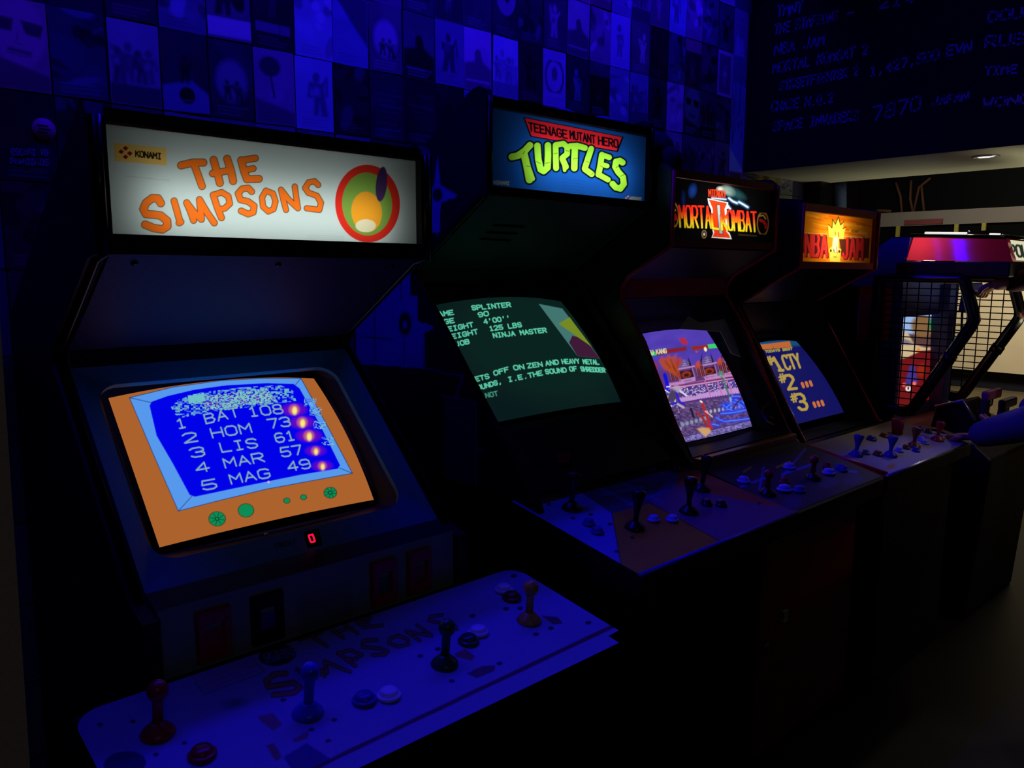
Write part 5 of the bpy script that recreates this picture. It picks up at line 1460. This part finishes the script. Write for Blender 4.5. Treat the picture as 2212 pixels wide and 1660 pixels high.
MB().tube([(NX + .04, 1.10, .165), (NX + .04, 1.14, .167)], .006, 8).build('hood_strip', MT['tube'], Ec)
for p_ in ((NX - .004, 1.462, .070), (NX + .02, 1.215, .178), (NX + .02, 1.085, .160)):
    MB().ball(p_, .007, 12).build('chrome_bolt', MT['chrome'], Ec)


def paint_police(a):
    a.text("POLICE", (2184, 554), (2262, 556), (-5, -24), 5, (40, 44, 40), 1, .78)


sheet('hood_sign', flat((NX + .035, 1.030, .058), (FX - .03, 1.030, .058), (NX + .035, 1.060, .142)), 160, 40, paint_police, attr_mat('lit_white_sign', 'screen', .3, 1.0), Ec, (214, 214, 176), 1.2)
# dark body behind the screen, blue upper back, red sides
MB().box(NX + .02, FX - .02, 1.58, 2.10, -1.549, -.03).build('body', MT['black'], Ec)
fl = [on_x(p, NX) for p in ((1966, 513), (1925, 514), (1893, 538), (1886, 576), (1834, 612), (1842, 618), (1950, 616))]
MB().slab(fl, (.60, 0, 0)).build('blue_back', MT['blue_panel'], Ec)


def paint_red(a):
    a.poly([(1840, 600), (1858, 600), (1853, 720), (1836, 720)], (235, 225, 250))
    for k in range(5): a.stroke([(1864 + 4 * k, 640), (1862 + 4 * k, 664)], 1.6, (170, 110, 140), .6)
    a.stroke([(1885, 636), (1896, 640)], 3, (170, 110, 140), .5); a.stroke([(1868, 692), (1880, 684)], 3, (150, 90, 120), .5)


r0, r1, r2 = on_x((1846, 735), NX - .001), on_x((1915, 735), NX - .001), on_x((1857, 613), NX - .001)
sheet('side_poster', flat((NX + .018, r0[1], r0[2]), (NX + .018, r1[1], r1[2]), (NX + .018, r0[1], r2[2])), 60, 90, paint_red, PRINT, Ec, (235, 40, 46), 1.4)


def paint_E_screen(a):
    a.poly([(1930, 660), (2060, 660), (2060, 720), (1930, 722)], (150, 180, 225), 1, 4)
    a.ell((1994, 705), 26, 24, (130, 96, 60), .3, 1, 8); a.poly([(1930, 722), (1960, 718), (1975, 745), (2000, 752), (2040, 750), (2040, 765), (1930, 778)], (206, 180, 140), 1, 4)
    a.ell((1950, 738), 22, 6, (120, 110, 130), .2, 1, 5); a.poly([(1930, 780), (1960, 772), (1990, 758), (2060, 752), (2060, 900), (1920, 900)], (110, 20, 24), 1, 3)
    a.ell((1984, 756), 4, 4, (240, 130, 50), 0, 1, 3); a.ell((2012, 700), 6, 12, (40, 130, 70), 0, 1, 4)
    a.poly([(1955, 830), (1966, 790), (1976, 790), (1982, 828)], (60, 50, 140), 1, 4); a.ell((1953, 832), 4, 4, (250, 90, 80), 0, 1, 3); a.ell((1975, 829), 4, 4, (250, 110, 90), 0, 1, 3); a.ell((1962, 840), 6, 5.5, (235, 225, 225), 0, 1, 2); a.ell((1962, 839), 2, 4, (90, 20, 20))
    a.stroke([(1934, 770), (1930, 820)], 3, (240, 60, 70)); a.ell((1990, 800), 9, 14, (150, 40, 16), .2, .8, 6)


sheet('screen', flat((NX + .055, 1.50, -.640), (FX - .12, 1.50, -.640), (NX + .055, 1.52, -.205)), 140, 130, paint_E_screen, SCREEN, Ec, (90, 60, 60), 1.3)
MB().box(NX + .02, NX + .052, 1.47, 1.58, -.70, -.03).box(FX - .118, FX - .02, 1.44, 1.58, -.70, -.03).box(NX + .05, FX - .11, 1.49, 1.58, -.20, -.03).box(NX + .05, FX - .11, 1.49, 1.58, -.72, -.645).build('screen_surround', MT['blue_panel'], Ec)


def cage(x, first):
    hexa = [(1.575, -.020), (1.230, -.018), (1.205, -.035), (1.165, -.165), (1.158, -.195), (1.170, -.225), (1.372, -.595), (1.393, -.625), (1.425, -.630), (1.575, -.610)]
    rl = MB().tube([(x, y, z) for y, z in hexa], .026, 12, True).build('cage_rail', MT['rail'], Ec)
    hx = hexa

    def span(c, axis):
        ts = []
        for i in range(len(hx)):
            a_, b_ = hx[i - 1], hx[i]
            u, v = (a_[axis] - c), (b_[axis] - c)
            if u * v < 0: ts.append(a_[1 - axis] + (b_[1 - axis] - a_[1 - axis]) * (u / (u - v)))
        return (min(ts), max(ts)) if len(ts) >= 2 else None
    w = MB()
    y = 1.185
    while y < 1.57:
        s_ = span(y, 0)
        if s_: w.tube([(x, y, s_[0]), (x, y, s_[1])], .0028, 5)
        y += .052
    z = -.60
    while z < -.02:
        s_ = span(z, 1)
        if s_: w.tube([(x + .003, s_[0], z), (x + .003, s_[1], z)], .0028, 5)
        z += .0315
    w.build('wire_mesh', MT['wire'], rl)
    MB().tube([(x, 1.255, -.382), (x, 1.238, -.350)], .030, 12).build('rail_sleeve', MT['rail'], rl)
    return rl


cage(NX, False)
cage(FX, True)
# pedestal shelf and gun rest in front of the screen
MB().prism([(1.62, -.705), (1.28, -.700), (1.12, -.745), (1.05, -.80), (1.10, -1.549), (1.62, -1.549)], NX + .02, FX + .05).build('pedestal', MT['black'], Ec, .01)
MB().prism([(1.62, -.699), (1.28, -.694), (1.118, -.739), (1.118, -.744), (1.28, -.700), (1.62, -.705)], NX + .02, FX + .05).build('shelf_top', mat('pinkish_grey_shelf', (150, 116, 104), .6, noise=.3, scale=20), Ec)
gb = MB().prism([(1.33, -.705), (1.31, -.600), (1.20, -.560), (1.145, -.640), (1.13, -.735)], NX + .08, NX + .30).build('gun_rest', MT['black'], Ec, .008)
MB().tube([(NX + .08, 1.312, -.600), (NX + .08, 1.202, -.558), (NX + .08, 1.146, -.640)], .006, 8).build('rest_edge', MT['silver'], gb)


def gun(x, y, z, m, lab):
    t = thing('light_gun', lab, 'light gun', (x, y, z), 'light guns of the shooting cabinet')
    MB().box(x - .06, x + .13, y - .016, y + .016, z + .005, z + .05).build('barrel', m, t, .010)
    MB().slab([(x - .055, y - .014, z + .02), (x - .005, y - .014, z + .02), (x - .030, y - .014, z - .085), (x - .085, y - .014, z - .075)], (0, .028, 0)).build('grip', MT['black'], t, .006)
    MB().tube([(x + .01, y, z + .005), (x + .02, y, z - .025), (x + .05, y, z - .022), (x + .055, y, z + .005)], .004, 6).build('trigger_guard', MT['black'], t)
    MB().tube([(x - .07, y, z - .078), (x - .03, y + .01, z - .16), (x + .08, y + .02, z - .19)], .005, 6).build('cable', MT['rail'], t)


gun(NX + .19, 1.13, -.565, MT['pink'], 'pink and black light gun sitting upright in the gun rest')
gun(NX + .40, 1.12, -.625, MT['gun_blue'], 'dark blue light gun behind the pink one')


# ------------------------------------------------------------------ people
def skin_mesh(name, chains, m, parent=None, sub=1):
    """chains of (point, radius) grown into one skinned surface; a chain may start on an earlier joint by index"""
    vs, es, rs, roots = [], [], [], []
    for ch in chains:
        prev = None
        start = ch[0]
        pts = ch
        if isinstance(start, int):
            prev = start; pts = ch[1:]
        else:
            roots.append(len(vs))
        for p, r in pts:
            vs.append(tuple(float(c) for c in p)); rs.append(r)
            if prev is not None: es.append((prev, len(vs) - 1))
            prev = len(vs) - 1
    off = root_loc(parent) if parent else np.zeros(3)
    me = bpy.data.meshes.new(name)
    me.from_pydata([(x - off[0], y - off[1], z + EYE - off[2]) for x, y, z in vs], es, [])
    o = bpy.data.objects.new(name, me); COL.objects.link(o)
    sk = o.modifiers.new('grow', 'SKIN')
    sk.use_smooth_shade = True
    sv = me.skin_vertices[0].data if len(me.skin_vertices) else None
    if sv is None:
        bpy.context.view_layer.objects.active = o
        bpy.ops.mesh.customdata_skin_add()
        sv = me.skin_vertices[0].data
    for i, r in enumerate(rs):
        sv[i].radius = r if hasattr(r, '__len__') else (r, r)
        sv[i].use_root = i in roots
    sb = o.modifiers.new('smooth', 'SUBSURF'); sb.levels = sub; sb.render_levels = sub
    me.materials.append(m)
    if parent: o.parent = parent
    return o


def hand(w, d, up, side, curl=.9, k=1.0):
    """finger chains of a hand at wrist w pointing along d; up = back of the hand; side = thumb side"""
    w, d, up, side = (np.asarray(q, float) for q in (w, d, up, side))
    d = d / np.linalg.norm(d); up = up / np.linalg.norm(up); side = side / np.linalg.norm(side)
    ch = []
    pal = w + d * .055
    ch.append([(w - d * .01, (.024, .019)), (w + d * .035, (.033, .016)), (w + d * .075, (.036, .014))])
    for i, L in enumerate((.072, .080, .075, .060)):
        b = w + d * .070 + side * (.028 - .019 * i)
        p = [(w + d * .05 + side * (.020 - .014 * i), .010), (b, .0095)]
        dirn = d.copy(); q = b.copy()
        for s_, f_ in enumerate((.45, .32, .23)):
            a_ = curl * (.45 + .35 * s_)
            dirn = dirn * math.cos(a_) - up * math.sin(a_) if s_ == 0 else (dirn * math.cos(curl * .9) + np.cross(np.cross(d, up), dirn) * -math.sin(curl * .9) * -1)
            dirn = dirn / np.linalg.norm(dirn)
            q = q + dirn * L * f_
            p.append((q, .0088 - .0009 * s_))
        ch.append(p)
    t0 = w + d * .022 + side * .026
    ch.append([(w + d * .015 + side * .012, .013), (t0, .0125), (t0 + side * .022 + d * .022 - up * .010, .0105), (t0 + side * .026 + d * .048 - up * .024, .009)])
    return ch


def person(label, pelvis, chest, neck, head, rs, re_, rw, ls, le, lw, feet, look, rhand, lhand, top_m, sleeve_end=.92, jacket_r=1.0):
    t = thing('person', label, 'person', (pelvis[0], pelvis[1], -1.55), 'people at the machines')
    V = lambda *p: np.array(p, float)
    pelvis, chest, neck, head, rs, re_, rw, ls, le, lw = (np.asarray(q, float) for q in (pelvis, chest, neck, head, rs, re_, rw, ls, le, lw))
    fx, fy = look
    side = np.array([fy, -fx, 0.0])                # right-hand side of someone looking along (fx, fy)
    fwd = np.array([fx, fy, 0.0])
    hipR, hipL = pelvis + side * .09 + V(0, 0, -.04), pelvis - side * .09 + V(0, 0, -.04)
    fr_, fl_ = (np.asarray(q, float) for q in feet)
    kR, kL = (hipR + fr_) / 2 + fwd * .03, (hipL + fl_) / 2 + fwd * .03
    up = V(0, 0, 1)
    body = [[(pelvis, (.15, .11)), ((pelvis + chest) / 2, (.135, .10)), (chest, (.155, .11)), ((chest + neck) / 2 + V(0, 0, .03), (.12, .085)), (neck, (.055, .058)), ((neck + head) / 2 + fwd * .01, (.052, .055)),
             (head + V(0, 0, -.07) + fwd * .02, (.064, .075)), (head, (.075, .092)), (head + V(0, 0, .075), (.066, .082)), (head + V(0, 0, .115), (.03, .04))],
            [2, (rs, .058), ((rs + re_) / 2, .050), (re_, .042), ((re_ + rw) / 2, .040), (rw, (.028, .024))],
            [2, (ls, .058), ((ls + le) / 2, .050), (le, .042), ((le + lw) / 2, .040), (lw, (.028, .024))],
            [0, (hipR, .088), ((hipR + kR) / 2, .078), (kR, .060), ((kR + fr_) / 2 + V(0, 0, .03) - fwd * .02, .056), (fr_ + V(0, 0, .08), .040)],
            [0, (hipL, .088), ((hipL + kL) / 2, .078), (kL, .060), ((kL + fl_) / 2 + V(0, 0, .03) - fwd * .02, .056), (fl_ + V(0, 0, .08), .040)]]
    # face: nose, chin, ears, brow on the same surface
    body += [[(head + fwd * .07 + V(0, 0, .005), .012), (head + fwd * .102 + V(0, 0, -.022), .014), (head + fwd * .085 + V(0, 0, -.035), .012)],
             [(head + fwd * .05 + V(0, 0, -.085), .028), (head + fwd * .078 + V(0, 0, -.092), .020)],
             [(head + side * .066, .010), (head + side * .080 + V(0, 0, .004) - fwd * .008, .017), (head + side * .078 + V(0, 0, -.02), .012)],
             [(head - side * .066, .010), (head - side * .080 + V(0, 0, .004) - fwd * .008, .017), (head - side * .078 + V(0, 0, -.02), .012)],
             [(head + fwd * .080 + V(0, 0, -.056) + side * .02, .008), (head + fwd * .090 + V(0, 0, -.055), .009), (head + fwd * .080 + V(0, 0, -.056) - side * .02, .008)]]
    body += hand(rw, rhand[0], rhand[1], rhand[2], rhand[3]) + hand(lw, lhand[0], lhand[1], lhand[2], lhand[3])
    bo = skin_mesh('body', body, MT['skin'], t, 2)
    for s_ in (1, -1):
        e = head + fwd * .079 + side * .030 * s_ + V(0, 0, .012)
        MB().ball(e, .012, 12).build('eye', MT['p_white'], t)
        MB().ball(e + fwd * .0085, .0056, 10).build('pupil', MT['black_gloss'], t)
    j = jacket_r
    cut = lambda a_, b_, f_: a_ + (b_ - a_) * f_
    skin_mesh('jacket', [[(pelvis + V(0, 0, -.06), (.175, .135)), ((pelvis + chest) / 2, (.165, .125)), (chest, (.18, .132)), ((chest + neck) / 2 + V(0, 0, .03), (.135, .10)), (neck + V(0, 0, -.01), (.075, .075))],
                         [2, (rs, .078 * j), ((rs + re_) / 2, .070 * j), (re_, .062 * j), ((re_ + rw) / 2, .054 * j), (cut(re_, rw, sleeve_end), .044 * j)],
                         [2, (ls, .078 * j), ((ls + le) / 2, .070 * j), (le, .062 * j), ((le + lw) / 2, .054 * j), (cut(le, lw, sleeve_end), .044 * j)]], top_m, t, 2)
    skin_mesh('trousers', [[(pelvis, (.165, .125)), (pelvis + V(0, 0, .06), (.155, .118))], [0, (hipR, .102), ((hipR + kR) / 2, .092), (kR, .075), ((kR + fr_) / 2 + V(0, 0, .03) - fwd * .02, .068), (fr_ + V(0, 0, .07), .056)],
                           [0, (hipL, .102), ((hipL + kL) / 2, .092), (kL, .075), ((kL + fl_) / 2 + V(0, 0, .03) - fwd * .02, .068), (fl_ + V(0, 0, .07), .056)]], MT['jeans'], t, 2)
    for f_ in (fr_, fl_):
        skin_mesh('shoe', [[(f_ + V(0, 0, .045) - fwd * .03, (.042, .042)), (f_ + V(0, 0, .042) + fwd * .06, (.045, .038)), (f_ + V(0, 0, .034) + fwd * .16, (.042, .030)), (f_ + V(0, 0, .030) + fwd * .19, (.03, .026))]], MT['shoe'], t, 2)
    hb = MB()
    hb.ball(head + V(0, 0, .045) - fwd * .016, (.092, .104, .100), 24)
    hb.ball(head + V(0, 0, -.005) - fwd * .042, (.082, .074, .100), 20)
    hb.build('hair', MT['hair'], t)
    return t


# someone in a blue jacket stands right of the picture and works the last joystick of the pale panel
rw_ = on_y((2098, 944), 1.065)
el_ = on_y((2235, 912), .80)
hd = on_y((2040, 942), 1.17) - rw_
person('person in a blue jacket reaching an arm to the far pale control panel', (3.30, .36, -.62), (3.32, .40, -.22), (3.33, .42, -.02), (3.34, .46, .14),
       (3.16, .44, -.09), (el_[0] - .03, .76, el_[2] + .02), rw_, (3.50, .44, -.09), (3.56, .66, -.34), (3.52, .90, -.56), ((3.22, .40, -1.55), (3.42, .34, -1.55)),
       (0.08, .997), (hd, (0.05, .2, 1.0), (-1.0, .2, .1), .75), ((-.05, 1.0, -.1), (0, .1, 1), (1, 0, 0), .8), MT['jacket'], .96, 1.22)
# someone in dark clothes stands at the shooting cabinet, arm raised between the cages
rw2 = on_y((2142, 616), 1.12)
person('person in dark clothes with maroon cuffs raising an arm inside the wire cage', (4.20, .58, -.60), (4.20, .62, -.20), (4.20, .64, .02), (4.20, .67, .18),
       (4.02, .66, -.06), (4.10, .84, .02), rw2, (4.38, .66, -.06), (4.42, .84, -.26), (4.34, 1.02, -.20), ((4.12, .60, -1.55), (4.30, .55, -1.55)),
       (0.0, 1.0), (on_y((2112, 640), 1.20) - rw2, (.2, .3, 1.0), (-1, .2, .2), .9), ((-.2, 1.0, 0.1), (0, 0, 1), (1, 0, 0), .9), MT['maroon'], .90, 1.0)
gun(on_y((2112, 640), 1.205)[0] + .0, 1.24, on_y((2112, 640), 1.22)[2] + .01, MT['gun_blue'], 'dark light gun held in the raised hand inside the wire cage')
# two small red lights beside the last joystick
for p_, lb in (((2057, 923), 'brighter of two small red lights beside the blue sleeve'), ((2068, 918), 'dimmer of two small red lights beside the blue sleeve')):
    q = on_y(p_, 1.36)
    o = MB().ball(q, .006, 12)
# fixed on the rail of the pale panel's machine
pl_ = MB()
for p_ in ((2057, 923), (2068, 918)):
    q = on_y(p_, 1.33)
    MB().ball(q, .0062, 12).build('red_button_light', MT['led_red'], Ec)
